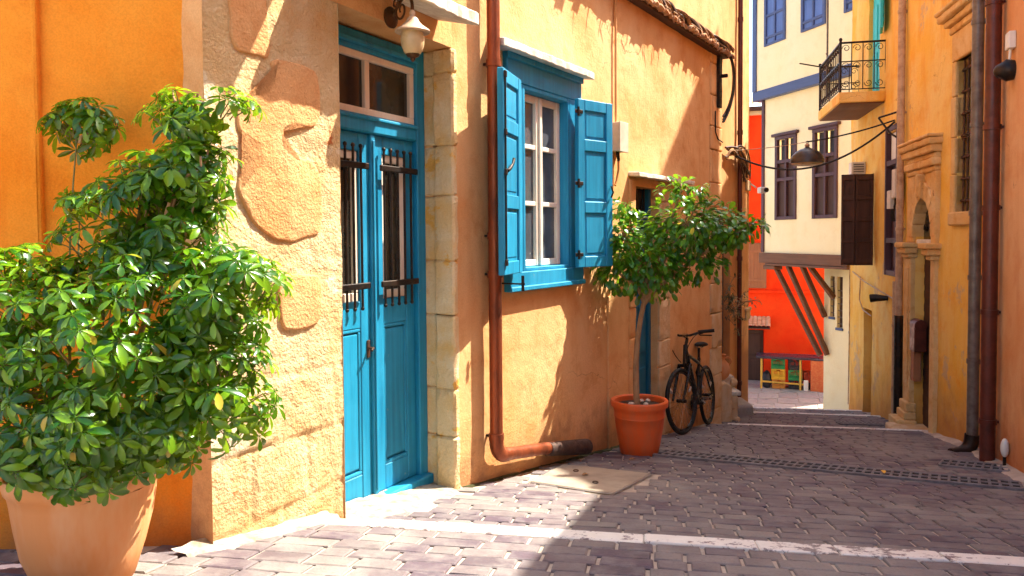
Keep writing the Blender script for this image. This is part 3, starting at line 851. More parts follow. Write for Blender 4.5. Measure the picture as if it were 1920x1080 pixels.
# quoin stones at the far corner
z = -1.1; k = 0
while z < 3.75:
    h = random.uniform(0.26, 0.42); w = 0.44 if k % 2 else 0.36
    MB().box(5.5-w+0.004, 5.5+random.uniform(0, 0.012), -0.010-random.uniform(0, 0.008), 0.3, z+0.003, z+h-0.003).rough(0.010, 7, 4, z).build('quoin_stone', M['limestone'] if z < 1.2 else M['orange'], hB, smooth=40)
    if w < 0.44: MB().box(5.05, 5.14-0.004, -0.006, 0.2, z+0.004, z+h-0.004).build('quoin_stone', M['orange'], hB, 0.008)
    z += h; k += 1
wallgrid('corner_strip', M['orange'], hB, 5.05, 5.5, z, 6.4, [], -1, 0.16, 0.09, 0.004, 12.0)
# plaster pilaster strip left of the small door
bx('plaster_strip', M['orange'], hB, 2.235, 2.275, -0.018, 0.01, -0.6, 1.02, 0.008, 2)

# ---- window: broad blue surround, white casements
S = M['teal']
wf = bx('window_surround', S, hB, 0.60, 0.80, -0.035, 0.02, 1.30, 2.60, 0.006)
bx('surround_board', S, wf, 1.50, 1.70, -0.035, 0.02, 1.30, 2.60, 0.006)
bx('surround_board', S, wf, 0.60, 1.70, -0.036, 0.02, 2.6005, 2.795, 0.006)
bx('surround_board', S, wf, 0.60, 1.70, -0.050, 0.02, 1.165, 1.2995, 0.006)
bx('sill_bead', S, wf, 0.59, 1.71, -0.065, -0.0502, 1.165, 1.20, 0.006)
bx('cap_bead', S, wf, 0.59, 1.71, -0.052, -0.0362, 2.745, 2.795, 0.006)
for u in (0.80, 1.47): bx('jamb_lining', S, wf, u+(0 if u > 1 else 0.0), u+0.03, -0.034, 0.09, 1.30, 2.60, 0.004)
bx('head_lining', S, wf, 0.8305, 1.4695, -0.033, 0.09, 2.57, 2.5995, 0.004)
bx('sill_board', S, wf, 0.8305, 1.4695, -0.033, 0.09, 1.3005, 1.325, 0.004)
W = M['white_wood']; y0 = 0.055
def casement(u0, u1):
    c = bx('casement', W, hB, u0, u0+0.05, y0-0.018, y0+0.03, 1.327, 2.568, 0.005)
    bx('stile', W, c, u1-0.05, u1, y0-0.018, y0+0.03, 1.327, 2.568, 0.005)
    zs = [1.327, 1.375, 1.765, 1.800, 2.175, 2.210, 2.515, 2.568]
    for i in range(0, 8, 2): bx('rail', W, c, u0+0.0503, u1-0.0503, y0-0.015, y0+0.028, zs[i], zs[i+1], 0.005)
    for i in range(1, 7, 2): bx('pane', M['sky_glass'], c, u0+0.045, u1-0.045, y0+0.008, y0+0.012, zs[i]-0.004, zs[i+1]+0.004, 0)
    for sgn in (0, 1):  # lace curtains behind the panes
        m = MB(); nn = 16; a0 = u0+0.055 + sgn*(u1-u0-0.11)*0.62; a1 = a0 + (u1-u0-0.11)*0.34
        for i in range(nn+1):
            uu = a0+(a1-a0)*i/nn; yy = y0+0.06+0.010*math.sin(i*1.7)
            m.v += [(uu, yy, 1.38), (uu, yy, 2.5)]
        for i in range(nn): m.f.append((2*i, 2*i+2, 2*i+3, 2*i+1))
        m.build('curtain', M['white_wood'], c, smooth=60)
casement(0.832, 1.149); casement(1.151, 1.468)
bx('meeting_bead', W, hB, 1.132, 1.168, y0-0.034, y0-0.0182, 1.335, 2.56, 0.006)

def shutter(name, hu, hy, fu, fy, z0=1.30, z1=2.60):
    """panelled shutter between its hinge (hu, hy) and free edge (fu, fy); y negative is out from the wall"""
    hg = Vector((hu, hy, 0)); fr = Vector((fu, fy, 0)); d = fr-hg; w = d.length; a = math.atan2(d.y, d.x)
    MX = Matrix.Translation(hg) @ Matrix.Rotation(a, 4, 'Z')
    th = 0.021
    def b(nm, x0, x1, ya, yb, za, zb, par, bev=0.005, mt=S):
        o = MB().box(x0, x1, ya, yb, za, zb, MX).build(nm, mt, par, bev); return o
    s = b('shutter', 0, 0.075, -th, th, z0, z1, hB)
    b('stile', w-0.075, w, -th, th, z0, z1, s)
    H = z1-z0; rails = [(0, 0.085), (0.36*H-0.045, 0.36*H+0.045), (0.73*H-0.045, 0.73*H+0.045), (H-0.085, H)]
    for r in rails: b('rail', 0.0752, w-0.0752, -th+0.001, th-0.001, z0+r[0], z0+r[1], s)
    for i in range(3):
        za, zb = z0+rails[i][1], z0+rails[i+1][0]
        b('panel', 0.07, w-0.07, -0.006, 0.006, za-0.005, zb+0.005, s, 0)
        b('field', 0.098, w-0.098, -0.011, 0.011, za+0.022, zb-0.022, s, 0.006)
    for z in (z0+0.1, (z0+z1)/2, z1-0.1):
        b('hinge', -0.04, 0.05, -th-0.006, -th-0.001, z-0.014, z+0.014, s, 0.002, M['iron'])
        MB().tube([MX @ Vector((-0.004, -th-0.006, z-0.035)), MX @ Vector((-0.004, -th-0.006, z+0.035))], 0.010, 8).build('hinge_pin', M['iron'], s, smooth=50)
    return s, MX, w
s, MX, w = shutter('l', 0.66, -0.085, 0.245, -0.205)
V = lambda x, y, z: MX @ Vector((x, y, z))
# the left shutter shows its inner face (towards the lane): latch bar, hook and stay
MB().tube([V(w-0.05, 0.03, 1.96), V(w-0.09, 0.035, 1.975), V(w-0.14, 0.04, 2.01), V(w-0.17, 0.04, 2.045)], [0.013, 0.011, 0.009, 0.011], 8).build('latch', M['iron'], s, smooth=50)
MB().tube([V(w-0.02, 0.028, 1.40), V(w-0.02, 0.028, 2.55)], 0.006, 8).build('bolt_rod', M['iron'], s, smooth=50)
for z in (1.38, 1.95, 2.2, 2.56): MB().box(w-0.036, w-0.004, 0.0215, 0.037, z-0.02, z+0.02, MX).build('rod_keeper', M['iron'], s, 0.003)
MB().tube([(0.47, -0.01, 1.235), (0.47, -0.24, 1.235)], 0.006, 6).tube([(0.47, -0.225, 1.19), (0.47, -0.225, 1.29)], 0.010, 8).build('shutter_stay', M['iron'], hB, smooth=50)
s, MX, w = shutter('r', 1.51, -0.085, 1.90, -0.195)
MB().tube([V(w-0.03, -0.03, 1.85), V(w-0.03, -0.05, 1.89), V(w-0.03, -0.03, 1.94)], 0.008, 6).build('latch', M['iron'], s, smooth=50)
rough_slab('window_ledge', M['slab_stone'], hB, 0.42, 1.76, 0.02, -0.125, 2.80, 2.853, 0.02, 6.0, 34)

# ---- small blue door under a ledge
for a in ((2.70, 2.84), (3.42, 3.74)):
    z = -0.75; k = 0
    while z < 2.06:
        h = random.uniform(0.24, 0.42); z1 = min(z+h, 2.06)
        w = random.uniform(-0.02, 0.02) if a[0] > 3 else 0
        MB().box(a[0]+(0.003 if a[0] > 3 else 0), a[1]+w, -0.016-random.uniform(0, 0.008), 0.02, z+0.002, z1-0.002).rough(0.009, 8, 4, z).build('jamb_stone', M['limestone'] if a[0] > 3 else M['orange'], hB, smooth=40)
        z = z1
rough_slab('door_ledge', M['slab_stone'], hB, 2.70, 4.20, 0.02, -0.11, 2.085, 2.125, 0.01, 7.0, 26)
TD = M['teal_dark']
dl = bx('small_door', TD, hB, 2.90, 3.36, 0.10, 0.14, -0.7, 1.62, 0.005)
for a in ((2.842, 2.90), (3.36, 3.418)): bx('door_jamb', TD, dl, a[0], a[1], 0.07, 0.15, -0.7, 1.998, 0.006)
bx('door_head', TD, dl, 2.9005, 3.3595, 0.08, 0.15, 1.625, 1.70, 0.005)
for a in ((2.95, 3.12), (3.15, 3.31)):
    for zz in ((-0.45, 0.25), (0.40, 1.45)): MB().prism([(a[0], zz[0]), (a[1], zz[0]), (a[1], zz[1]), (a[0], zz[1])], 0.085, 0.101).build('field', TD, dl, 0.010)
bx('transom_pane', M['glass'], dl, 2.9005, 3.3595, 0.11, 0.114, 1.702, 1.995, 0)
for k in range(4): bx('transom_bar', M['iron'], dl, 2.96+k*0.11, 2.972+k*0.11, 0.09, 0.102, 1.70, 1.997, 0)

# ---- ragged eave: broken clay tiles with a bundle of old rope-like cable lying on them
ev = bx('eave_board', M['brown_wood'], hB, 1.2, 5.5, -0.085, 0.02, 3.655, 3.685, 0.004)
rt = random.Random(12)
u = 1.2
while u < 5.48:
    w = rt.uniform(0.10, 0.17); l = rt.uniform(0.10, 0.17)
    m = MB(); nn = 6
    for i in range(nn+1):
        a = math.pi*i/nn
        for y in (0.03, -l): m.v.append((u+w/2-math.cos(a)*w/2, y, 3.69+0.03*math.sin(a)+(0.012 if y > 0 else -0.012+rt.uniform(-.008, .004))))
    for i in range(nn): m.f.append((2*i, 2*i+2, 2*i+3, 2*i+1))
    o = len(m.v)
    m.v += [(x, y, z-0.014) for x, y, z in m.v]
    m.f += [tuple(q+o for q in reversed(f)) for f in m.f[:nn]] + [(2*i+1, 2*i+3, o+2*i+3, o+2*i+1) for i in range(nn)]
    m.build('eave_tile', M['tile'], ev)
    u += w*0.96
cb = thing('cable_bundle', 'thick twisted bundle of old sun-bleached cables along the eave of the orange house', 'cables', (-0.37, 4.75, 0), R(90-32))
for k in range(13):
    ph = rt.uniform(0, 6.28); fr = rt.uniform(5, 8); rr = rt.uniform(0.015, 0.055); pts = []
    for i in range(90):
        u = 1.3 + 4.22*i/89
        pts.append((u, -0.085+math.cos(ph+u*fr)*rr+0.01*noise.noise(Vector((u*6, k, 0))), 3.755+math.sin(ph+u*fr)*rr*0.9+0.025*noise.noise(Vector((u*2.2, k, 3)))))
    MB().tube(pts, rt.uniform(0.009, 0.017), 5).build('strand', M['dry_cable'] if k % 4 else M['brown_wood'], cb, smooth=60)
for k in range(26):
    u = rt.uniform(1.4, 5.4); L = rt.uniform(0.05, 0.16)
    MB().tube([(u, -0.12, 3.74), (u+rt.uniform(-.05, .05), -0.17, 3.70), (u+rt.uniform(-.08, .08), -0.17-rt.uniform(0, .03), 3.74-L)], [0.008, 0.006, 0.002], 4).build('frayed_end', M['dry_cable'], cb)
cc = thing('black_cable_coil', 'black cables bowing down from the eave corner beside the dark bracket', 'cables', (-0.37, 4.75, 0), R(90-32))
for k in range(9):
    o1 = rt.uniform(-0.02, 0.02); bow = 0.40 + rt.uniform(-0.05, 0.06)
    MB().tube(bez((5.36, -0.10+o1, 3.74), (5.5+bow*0.5, -0.14, 3.66+o1), (5.5+bow*0.6, -0.12+o1, 3.2), (5.52+rt.uniform(-.04, .06), -0.02, 2.94+rt.uniform(-.04, .05)), 18), 0.012, 6).build('cable', M['cable'], cc, smooth=60)
MB().box(5.27, 5.37, -0.05, -0.012, 3.05, 3.72).build('bracket_plate', M['iron'], cc, 0.006)
bx('bracket_arm', M['iron'], cc, 5.30, 5.34, -0.13, -0.0505, 3.40, 3.44, 0.004)
MB().tube([(5.2, -0.02, 3.0), (5.21, -0.02, 2.75), (5.3, -0.022, 2.68), (5.48, -0.022, 2.66)], 0.008, 6).build('cable', M['cable'], cc, smooth=60)

# ================================================================== tan house further down on the left
hC = frame('tan_house', 'narrow tan house with dark drainpipe beyond the bicycle', 'house', 2.79, 10.3, 27.6)
wallgrid('wall', M['tan'], hC, -1.6, 1.70, -1.6, 6.6, [(0.05, 0.55, -0.75, 1.55)], -1, 0.15, 0.09, 0.006, 14.0)
body('back_walls', M['tan'], hC, -1.6, 1.70, -1.6, 6.6, -1, 0.15, 3.0)
bx('corner_pilaster', M['orange'], hC, 1.12, 1.72, -0.035, 0.05, -1.6, 6.6, 0.01)
bx('moulding', M['limestone'], hC, 1.40, 1.76, -0.075, -0.0353, 0.38, 0.44, 0.012)
bx('moulding', M['limestone'], hC, 1.43, 1.75, -0.06, -0.0353, 0.25, 0.3795, 0.012)
bx('moulding', M['limestone'], hC, 1.40, 1.74, -0.06, -0.0353, 2.20, 2.36, 0.012)
cd = bx('door', M['purple_wood'], hC, 0.055, 0.545, 0.09, 0.13, -0.75, 1.54, 0.004)
for zz in ((-0.55, 0.3), (0.45, 1.4)): MB().prism([(0.12, zz[0]), (0.48, zz[0]), (0.48, zz[1]), (0.12, zz[1])], 0.078, 0.091).build('field', M['purple_wood'], cd, 0.01)
dp = thing('dark_drainpipe', 'dark full-height drainpipe on the tan house wall', 'drainpipe', (2.79, 10.3, 0), R(90-27.6))
MB().tube([(0.95, -0.05, -1.1), (0.95, -0.05, 6.4)], 0.034, 12).build('pipe', M['brown_pipe'], dp, smooth=50)
for z in (-0.6, 1.2, 3.0, 4.6): MB().tube([(0.95, -0.05, z-0.03), (0.95, -0.05, z+0.03)], 0.042, 12).build('collar', M['brown_pipe'], dp, smooth=50)
cm = thing('wall_camera', 'small white security camera high on the tan house beside the red wall', 'camera', (2.79, 10.3, 0), R(90-27.6))
MB().tube([(1.72, -0.05, 2.32), (1.80, -0.12, 2.26)], 0.012, 6).build('arm', M['white_plastic'], cm)
MB().box(-0.09, 0.09, -0.045, 0.045, -0.045, 0.045, Matrix.Translation((1.86, -0.2, 2.22)) @ Matrix.Rotation(0.5, 4, 'Z')).build('housing', M['white_plastic'], cm, 0.012, 2)
MB().tube([(1.81, -0.26, 2.22), (1.79, -0.29, 2.215)], 0.035, 10).build('lens', M['iron'], cm)
tw = thing('tangled_wires', 'tangle of old wires on a bracket where the street cables meet the tan house', 'cables', (2.79, 10.3, 0), R(90-27.6))
for k in range(12):
    c0 = (rt.uniform(0.0, 1.3), -0.07-rt.uniform(0, .06), 2.62+rt.uniform(-.1, .1))
    MB().tube(bez((0.15+rt.uniform(-.2, .2), -0.05, 2.62+rt.uniform(-.08, .08)), (c0[0], -0.12, 2.75+rt.uniform(-.2, .35)), (c0[0]+0.3, -0.12, 2.4+rt.uniform(-.25, .3)), (1.35+rt.uniform(-.3, .3), -0.06, 2.42+rt.uniform(-.12, .12)), 14), rt.choice((0.008, 0.012, 0.016)), 5).build('wire', M['brown_wood'] if k % 2 else M['dry_cable'], tw, smooth=60)

# ---- entrance steps, bench blocks and vase beside the bicycle
fs = thing('entrance_steps', 'pale stone entrance steps with slab treads past the bicycle', 'steps', (2.6, 9.6, -0.75))
MB().prism([(-0.18,-0.3),(0.14,-0.3),(0.14,0.40),(0.06,0.45),(-0.18,0.30)], 0.0, 0.12).build('side_wall', M['limestone'], fs, 0.015, 2)
MB().box(-0.10, 0.25, 0.125, 0.55, -0.4, 0.255).build('riser', M['limestone'], fs, 0.015, 2)
MB().box(-0.12, 0.29, 0.12, 0.58, 0.256, 0.31).build('tread', M['slab_stone'], fs, 0.012, 2)
MB().box(-0.12, 0.34, 0.60, 1.0, -0.4, 0.42).build('tread', M['slab_stone'], fs, 0.015, 2)
MB().box(0.20, 0.28, 0.1, 0.3, -0.4, -0.02).build('step_stone', M['limestone'], fs, 0.02, 2)
sb = thing('stone_block', 'rounded grey stone block at the foot of the dark drainpipe', 'stone', (3.02, 10.55, -0.98))
MB().box(-0.22, 0.22, -0.25, 0.3, -0.15, 0.24).build('block', M['plaza'], sb, 0.05, 3, 50)
vz = thing('clay_vase', 'round clay vase standing on the entrance steps', 'vase', (2.70, 9.98, -0.335))
MB().lathe([(0.05,0),(0.10,0.05),(0.125,0.13),(0.10,0.21),(0.05,0.26),(0.045,0.30),(0.065,0.33)], 20).build('body', M['terracotta'], vz, smooth=60)
MB().ring((0.085,0,0.24), (0,1,0), 0.05, 0.012, 14, 6).build('handle', M['terracotta'], vz, smooth=60)
vs2 = thing('rubble_stone', 'small pink stone lying beside the clay vase', 'stone', (2.86, 9.95, -0.44))
m = MB().ball((0,0,0.07), 0.05, 0.055, 0.06, 10, 7); m.v = [tuple(Vector(v)*(1+0.18*noise.noise(Vector(v)*14))) for v in m.v]
m.build('stone', M['limestone'], vs2, smooth=60)

# ================================================================== yellow house on the right with carved portal
hD = frame('yellow_house', 'weathered yellow house with carved stone portal, iron balcony and barred window', 'house', 4.22, 6.95, 12.5)
Y = M['yellow']
wallgrid('wall', Y, hD, -0.05, 5.6, -2.2, 5.9, [(0.22, 0.66, 1.75, 3.22), (1.32, 2.0, -0.9, 1.98), (2.82, 3.34, 1.05, 2.85), (3.80, 4.45, 3.45, 5.5), (4.05, 4.62, 1.2, 2.4), (4.08, 4.60, -1.4, 0.45)], 1, 0.22, 0.07, 0.014, 21.0, 1.3)
body('back_walls', Y, hD, -0.05, 5.6, -2.2, 5.9, 1, 0.22, 4.6)
# unseen set-back upper block, shaped to throw the long shade across the lane
m = MB(); pl = [(6.90,7.4), (6.22,10.9), (10.0,11.6), (10.6,7.6)]
fr_inv = hD.matrix_basis.inverted()
top = [fr_inv @ Vector((x, y, 9.85)) for x, y in pl]; bot = [fr_inv @ Vector((x, y, 5.0)) for x, y in pl]
m.add(bot+top, [(0,1,5,4),(1,2,6,5),(2,3,7,6),(3,0,4,7),(4,5,6,7)]); m.build('upper_shade_block', Y, hD)
CV = M['carved']
# near window: carved cornice, stone frame, iron grille
def moulding(name, m, parent, u0, u1, steps, side=1, ends=True):
    """stepped cornice: list of (z0, z1, projection, overhang)"""
    first = None
    for z0, z1, p, o in steps:
        b = MB().box(u0-o, u1+o, -0.05, p, z0, z1).rough(0.009, 9, 6, z0*3, 0.012).build(name if first is None else 'course', m, parent if first is None else first, smooth=45)
        first = first or b
    return first
moulding('window_cornice', CV, hD, 0.10, 0.80, [(3.50, 3.57, 0.05, 0.0), (3.571, 3.63, 0.09, 0.03), (3.631, 3.70, 0.14, 0.07), (3.701, 3.74, 0.16, 0.09)])
bx('window_head', CV, hD, 0.12, 0.77, -0.05, 0.03, 3.22, 3.499, 0.01)
z = 1.70
for h in (0.42, 0.36, 0.4, 0.34):
    bx('window_stone', CV, hD, 0.66, 0.77+random.uniform(-.015, .015), -0.2, 0.03, z+0.003, min(z+h, 3.219)-0.003, 0.01); z += h
bx('window_stone', CV, hD, 0.12, 0.22, -0.2, 0.03, 1.75, 3.219, 0.01)
bx('window_sill', CV, hD, 0.12, 0.77, -0.2, 0.05, 1.62, 1.7495, 0.012)
gr = bx('window_grille', M['rust_iron'], hD, 0.2205, 0.6595, -0.045, -0.033, 2.46, 2.475, 0)
for k in range(4): MB().tube([(0.28+k*0.11, -0.04, 1.75), (0.28+k*0.11, -0.04, 3.22)], 0.010, 6).build('bar', M['rust_iron'], gr, smooth=50)
for k in range(7):
    zz = 1.86+k*0.21
    MB().tube([(0.22, -0.036, zz), (0.66, -0.036, zz)], 0.011, 6).build('bar', M['rust_iron'], gr, smooth=50)
    for j in range(4): MB().ball((0.28+j*0.11, -0.036, zz), 0.02, 0.02, 0.02, 8, 6).build('knot', M['rust_iron'], gr, smooth=50)
bx('shutter_board', M['brown_wood'], hD, 0.22, 0.66, -0.21, -0.18, 1.75, 3.22, 0)
# portal
pf = bx('portal', CV, hD, 1.17, 1.319, -0.02, 0.045, -0.9, 2.20, 0.012, 2)       # near pilaster
bx('pilaster', CV, pf, 2.001, 2.26, -0.02, 0.06, -0.42, 1.26, 0.012, 2)
bx('pilaster_panel', CV, pf, 2.05, 2.21, 0.0605, 0.075, -0.25, 1.15, 0.012, 2)
for z0, z1, p, o in ((-0.95,-0.62,0.20,0.10), (-0.619,-0.53,0.12,0.05), (-0.529,-0.42,0.095,0.03), (1.261,1.31,0.09,0.02), (1.311,1.38,0.13,0.05), (1.381,1.44,0.16,0.08)):
    bx('pilaster_course', CV, pf, 2.001-o*0.5, 2.26+o*0.6, -0.02, p, z0, z1, 0.018, 3)
    if z0 > 0: bx('pilaster_course', CV, pf, 1.17-o, 1.319+o*0.5, -0.02, p, z0, z1, 0.012, 2)
# arch ring with voussoirs and spandrel
cx, cz, r0 = 1.66, 1.50, 0.34
n = 9
for k in range(n):
    a0 = math.pi*k/n; a1 = math.pi*(k+1)/n-0.015; q = []
    for (rr, aa) in ((r0, a0), (r0, a1), (r0+0.15, a1), (r0+0.15, a0)):
        q.append((cx+rr*math.cos(aa), cz+rr*math.sin(aa)*1.25))
    MB().prism(q, -0.22, 0.05+(0.03 if k == n//2 else 0)).build('voussoir', CV, pf, 0.008)
m = MB(); N = 20
for k in range(N+1):
    a = math.pi*k/N
    m.v += [(cx+(r0+0.02)*math.cos(a), 0.022, cz+(r0+0.02)*1.25*math.sin(a)), (cx+0.46*math.cos(a) if 0 < k < N else cx+(0.46 if k == 0 else -0.46), 0.022, 2.21 if 0.12 < k/N < 0.88 else cz+0.7*math.sin(a)*2)]
for k in range(N): m.f.append((2*k, 2*k+1, 2*k+3, 2*k+2))
m.build('spandrel', CV, pf)
bx('spandrel_block', CV, pf, 2.001, 2.25, -0.02, 0.035, 1.441, 2.20, 0.01)
moulding('portal_cornice', CV, hD, 1.20, 2.22, [(2.201, 2.26, 0.05, 0.0), (2.261, 2.34, 0.08, 0.03), (2.341, 2.40, 0.055, 0.01), (2.401, 2.48, 0.10, 0.05), (2.481, 2.55, 0.13, 0.08), (2.551, 2.59, 0.145, 0.09)])
bx('keystone', CV, pf, 1.61, 1.71, -0.1, 0.10, 1.94, 2.20, 0.02, 2)
bx('threshold', M['limestone'], pf, 1.25, 2.05, -0.25, 0.30, -0.95, -0.66, 0.02, 2)
pd = bx('portal_door', M['brown_wood'], hD, 1.33, 1.655, -0.13, -0.09, -0.66, 1.42, 0.004)
bx('leaf', M['brown_wood'], pd, 1.665, 1.99, -0.13, -0.09, -0.66, 1.42, 0.004)
for k in range(13): bx('slat', M['brown_wood'], pd, 1.345, 1.645, -0.0895, -0.083, -0.55+k*0.15, -0.46+k*0.15, 0.006); bx('slat', M['brown_wood'], pd, 1.675, 1.98, -0.0895, -0.083, -0.55+k*0.15, -0.46+k*0.15, 0.006)
bx('lintel_beam', M['slab_stone'], pd, 1.32, 2.0, -0.20, 0.0, 1.425, 1.475, 0.01)
gt = bx('fan_light', M['glass'], pd, 1.32, 2.0, -0.085, -0.08, 1.476, 1.98, 0)
for k in range(7): MB().tube(spiral((1.42+0.08*k, -0.07, 1.60+0.05*(k % 3)), 0.06, 0.012, k, k+8, 18), 0.007, 5).build('scrollwork', M['iron'], pd)
# far window with faded shutters
fw = bx('far_window', M['purple_wood'], hD, 2.82, 3.34, -0.10, -0.06, 1.05, 2.85, 0.004)
bx('frame_board', M['purple_wood'], fw, 2.78, 2.84, -0.06, 0.02, 1.0, 2.9, 0.006)
bx('frame_board', M['purple_wood'], fw, 3.32, 3.38, -0.06, 0.02, 1.0, 2.9, 0.006)
for z in (1.0, 1.42, 1.95, 2.42, 2.86): bx('rail', M['purple_wood'], fw, 2.841, 3.319, -0.06, 0.012, z, z+0.07, 0.006)
bx('blind', M['white_plastic'], fw, 2.9, 3.26, -0.055, -0.03, 2.50, 2.84, 0.004)
# balcony
bl = bx('balcony', Y, hD, 3.45, 5.1, 0.0, 0.58, 3.30, 3.44, 0.01)
IR = M['iron']
bx('soffit', M['beam_wood'], bl, 3.47, 5.08, 0.01, 0.56, 3.285, 3.2995, 0.004)
zt, zb = 4.10, 3.48
for p, q in (((3.48,0.0),(3.48,0.56)), ((3.48,0.56),(5.07,0.56)), ((5.07,0.56),(5.07,0.0))):
    for z, r in ((zt, 0.022), (zb, 0.012)):
        MB().beam((p[0],p[1],z), (q[0],q[1],z), r*1.6, r).build('rail', IR, bl, 0.003)
    P = Vector((p[0],p[1],0)); Q = Vector((q[0],q[1],0)); L = (Q-P).length; nb = max(4, round(L/0.125)); dd = (Q-P)/L
    for k in range(nb+1):
        c = P + (Q-P)*k/nb
        MB().tube([c+Vector((0,0,zb)), c+Vector((0,0,zt))], 0.0075, 5).build('baluster', IR, bl)
    for k in range(nb):
        c = P + (Q-P)*(k+0.5)/nb
        for zc, s1 in ((zt-0.075, 1), (zb+0.08, -1), ((zt+zb)/2, 1)):
            MB().tube(spiral(c+Vector((0,0,zc)), 0.052, 0.014, 0, 7.5, 16, dd, (0,0,s1)), 0.005, 4, False).build('scroll', IR, bl)
    MB().beam((p[0],p[1],(zt+zb)/2+0.06), (q[0],q[1],(zt+zb)/2+0.06), 0.014, 0.014).build('rail', IR, bl)
for u in (3.48, 5.07): MB().tube([(u,0.56,3.44),(u,0.56,zt+0.03)], 0.016, 8).ball((u,0.56,zt+0.045), 0.024,0.024,0.024,8,6).build('post', IR, bl, smooth=50)
# balcony door and shutter, turquoise
TQ = M['turquoise']
bd = bx('balcony_door', TQ, hD, 3.80, 4.12, -0.10, -0.06, 3.45, 5.5, 0.005)
bx('leaf', TQ, bd, 4.13, 4.45, -0.10, -0.06, 3.45, 5.5, 0.005)
for u in (3.84, 4.17):
    for z in (3.55, 4.22, 4.9): MB().prism([(u,z),(u+0.24,z),(u+0.24,z+0.55),(u,z+0.55)], -0.06, -0.045).build('field', TQ, bd, 0.008)
sw = MB().box(0, 0.34, -0.018, 0.018, 4.22, 5.6, Matrix.Translation((3.60, 0.03, 0)) @ Matrix.Rotation(R(168), 4, 'Z')).build('turquoise_shutter', TQ, hD, 0.005)
for k in range(11): MB().box(0.05, 0.29, 0.0185, 0.03, 4.30+k*0.11, 4.37+k*0.11, Matrix.Translation((3.60, 0.03, 0)) @ Matrix.Rotation(R(168), 4, 'Z')).build('slat', TQ, sw, 0.003)
# brown ledged shutters standing open
for a, b in (((4.03,0.02),(3.98,0.26)), ((3.978,0.258),(4.06,0.42))):
    P = Vector((a[0],a[1],0)); d = Vector((b[0],b[1],0))-P; MX = Matrix.Translation(P) @ Matrix.Rotation(math.atan2(d.y,d.x), 4, 'Z'); w = d.length
    s = MB().box(0, w, -0.014, 0.014, 1.10, 2.38, MX).build('open_shutter', M['brown_wood'], hD, 0.004)
    for z in (1.13, 1.42, 1.72, 2.02, 2.30): MB().box(0.005, w-0.005, 0.0145, 0.035, z, z+0.06, MX).build('ledge', M['brown_wood'], s, 0.004)
    for x in (0.0, w-0.035): MB().box(x, x+0.035, 0.0145, 0.03, 1.10, 2.38, MX).build('stile', M['brown_wood'], s, 0.004)
wp = bx('window_pane', M['glass'], hD, 4.05, 4.62, -0.18, -0.175, 1.2, 2.4, 0)
fd = bx('far_door', M['pale_door'], hD, 4.08, 4.60, -0.16, -0.12, -1.4, 0.45, 0.005)
bx('step', M['limestone'], fd, 4.0, 4.66, -0.12, 0.12, -1.4, -1.12, 0.02, 2)

# ---- things fixed on the yellow house
mbx = frame('mail_box', 'rusty brown mail box with curved lid on the carved portal', 'mailbox', 4.22, 6.95, 12.5)
MB().box(1.80, 1.998, -0.07, 0.06, 0.20, 0.50).build('box', M['brown_pipe'], mbx, 0.008)
MB().tube([(1.79, -0.005, 0.50), (1.998, -0.005, 0.50)], 0.068, 14).build('lid', M['brown_pipe'], mbx, smooth=50)
MB().box(1.88, 1.998, -0.04, 0.045, -0.15, 0.198).build('slot', M['shutter_tan'], mbx, 0.006)
ub = frame('meter_boxes', 'two cream meter boxes beside the far shuttered window', 'meter box', 4.22, 6.95, 12.5)
MB().box(2.50, 2.66, 0.01, 0.11, 1.98, 2.33).build('box', M['plastic_box'], ub, 0.01, 2)
MB().box(2.68, 2.84, 0.03, 0.12, 1.85, 2.08).build('box', M['plastic_box'], ub, 0.01, 2)
for k in range(4): MB().tube(bez((2.62+k*0.03, 0.06, 1.98), (2.62+k*0.03, 0.08, 1.85), (2.7+k*0.05, 0.08, 1.82), (2.72+k*0.05, 0.05, 1.70), 8), 0.008, 5).build('cable', M['cable'], ub)
def pipe(name, label, fx, fy, deg, u, y, z0, z1, r, mat, collars, extra=None, cat='drainpipe'):
    p = frame(name, label, cat, fx, fy, deg)
    MB().tube([(u, y, z0), (u, y, z1)], r, 14).build('pipe', mat, p, smooth=50)
    for z in collars: MB().tube([(u, y, z-0.02), (u, y, z+0.02)], r*1.16, 14).box(u-0.012, u+0.012, 0 if y > 0 else y, y if y > 0 else 0.0, z-0.01, z+0.01).build('bracket', mat, p, smooth=40)
    return p
pp = pipe('thin_drainpipe', 'thin pale drainpipe just beyond the carved portal', 4.22, 6.95, 12.5, 2.66, 0.05, -1.0, 0.95, 0.035, M['pale_pipe'], (-0.4, 0.4))
pp = pipe('portal_drainpipe', 'long grey brown drainpipe running up beside the carved portal', 4.22, 6.95, 12.5, 2.46, 0.06, -0.95, 5.8, 0.042, M['pale_pipe'], (0.2, 1.6, 3.0, 4.2))
MB().tube([(2.46, 0.06, -0.85), (2.46, 0.06, 0.55)], 0.052, 12).build('base_sleeve', M['iron'], pp, smooth=50)
pp = pipe('grey_drainpipe', 'grey metal drainpipe in front of the barred window', 4.22, 6.95, 12.5, -0.10, 0.085, -0.30, 5.8, 0.048, M['grey_pipe'], (0.4, 1.15, 1.72, 2.5, 3.4))
MB().tube(bez((-0.10, 0.085, -0.26), (-0.10, 0.09, -0.40), (-0.11, 0.14, -0.43), (-0.16, 0.27, -0.44), 8), 0.062, 12).build('shoe', M['iron'], pp, smooth=50)
pp = pipe('brown_drainpipe', 'wide dark brown drainpipe at the corner of the salmon wall', 4.22, 6.95, 20, -0.72, 0.08, -0.36, 5.2, 0.058, M['brown_pipe'], (0.0, 0.9, 1.75, 2.4, 3.4))
bs = frame('bulkhead_spotlight', 'small dark spotlight sticking out from the far yellow wall', 'lamp', 4.22, 6.95, 12.5)
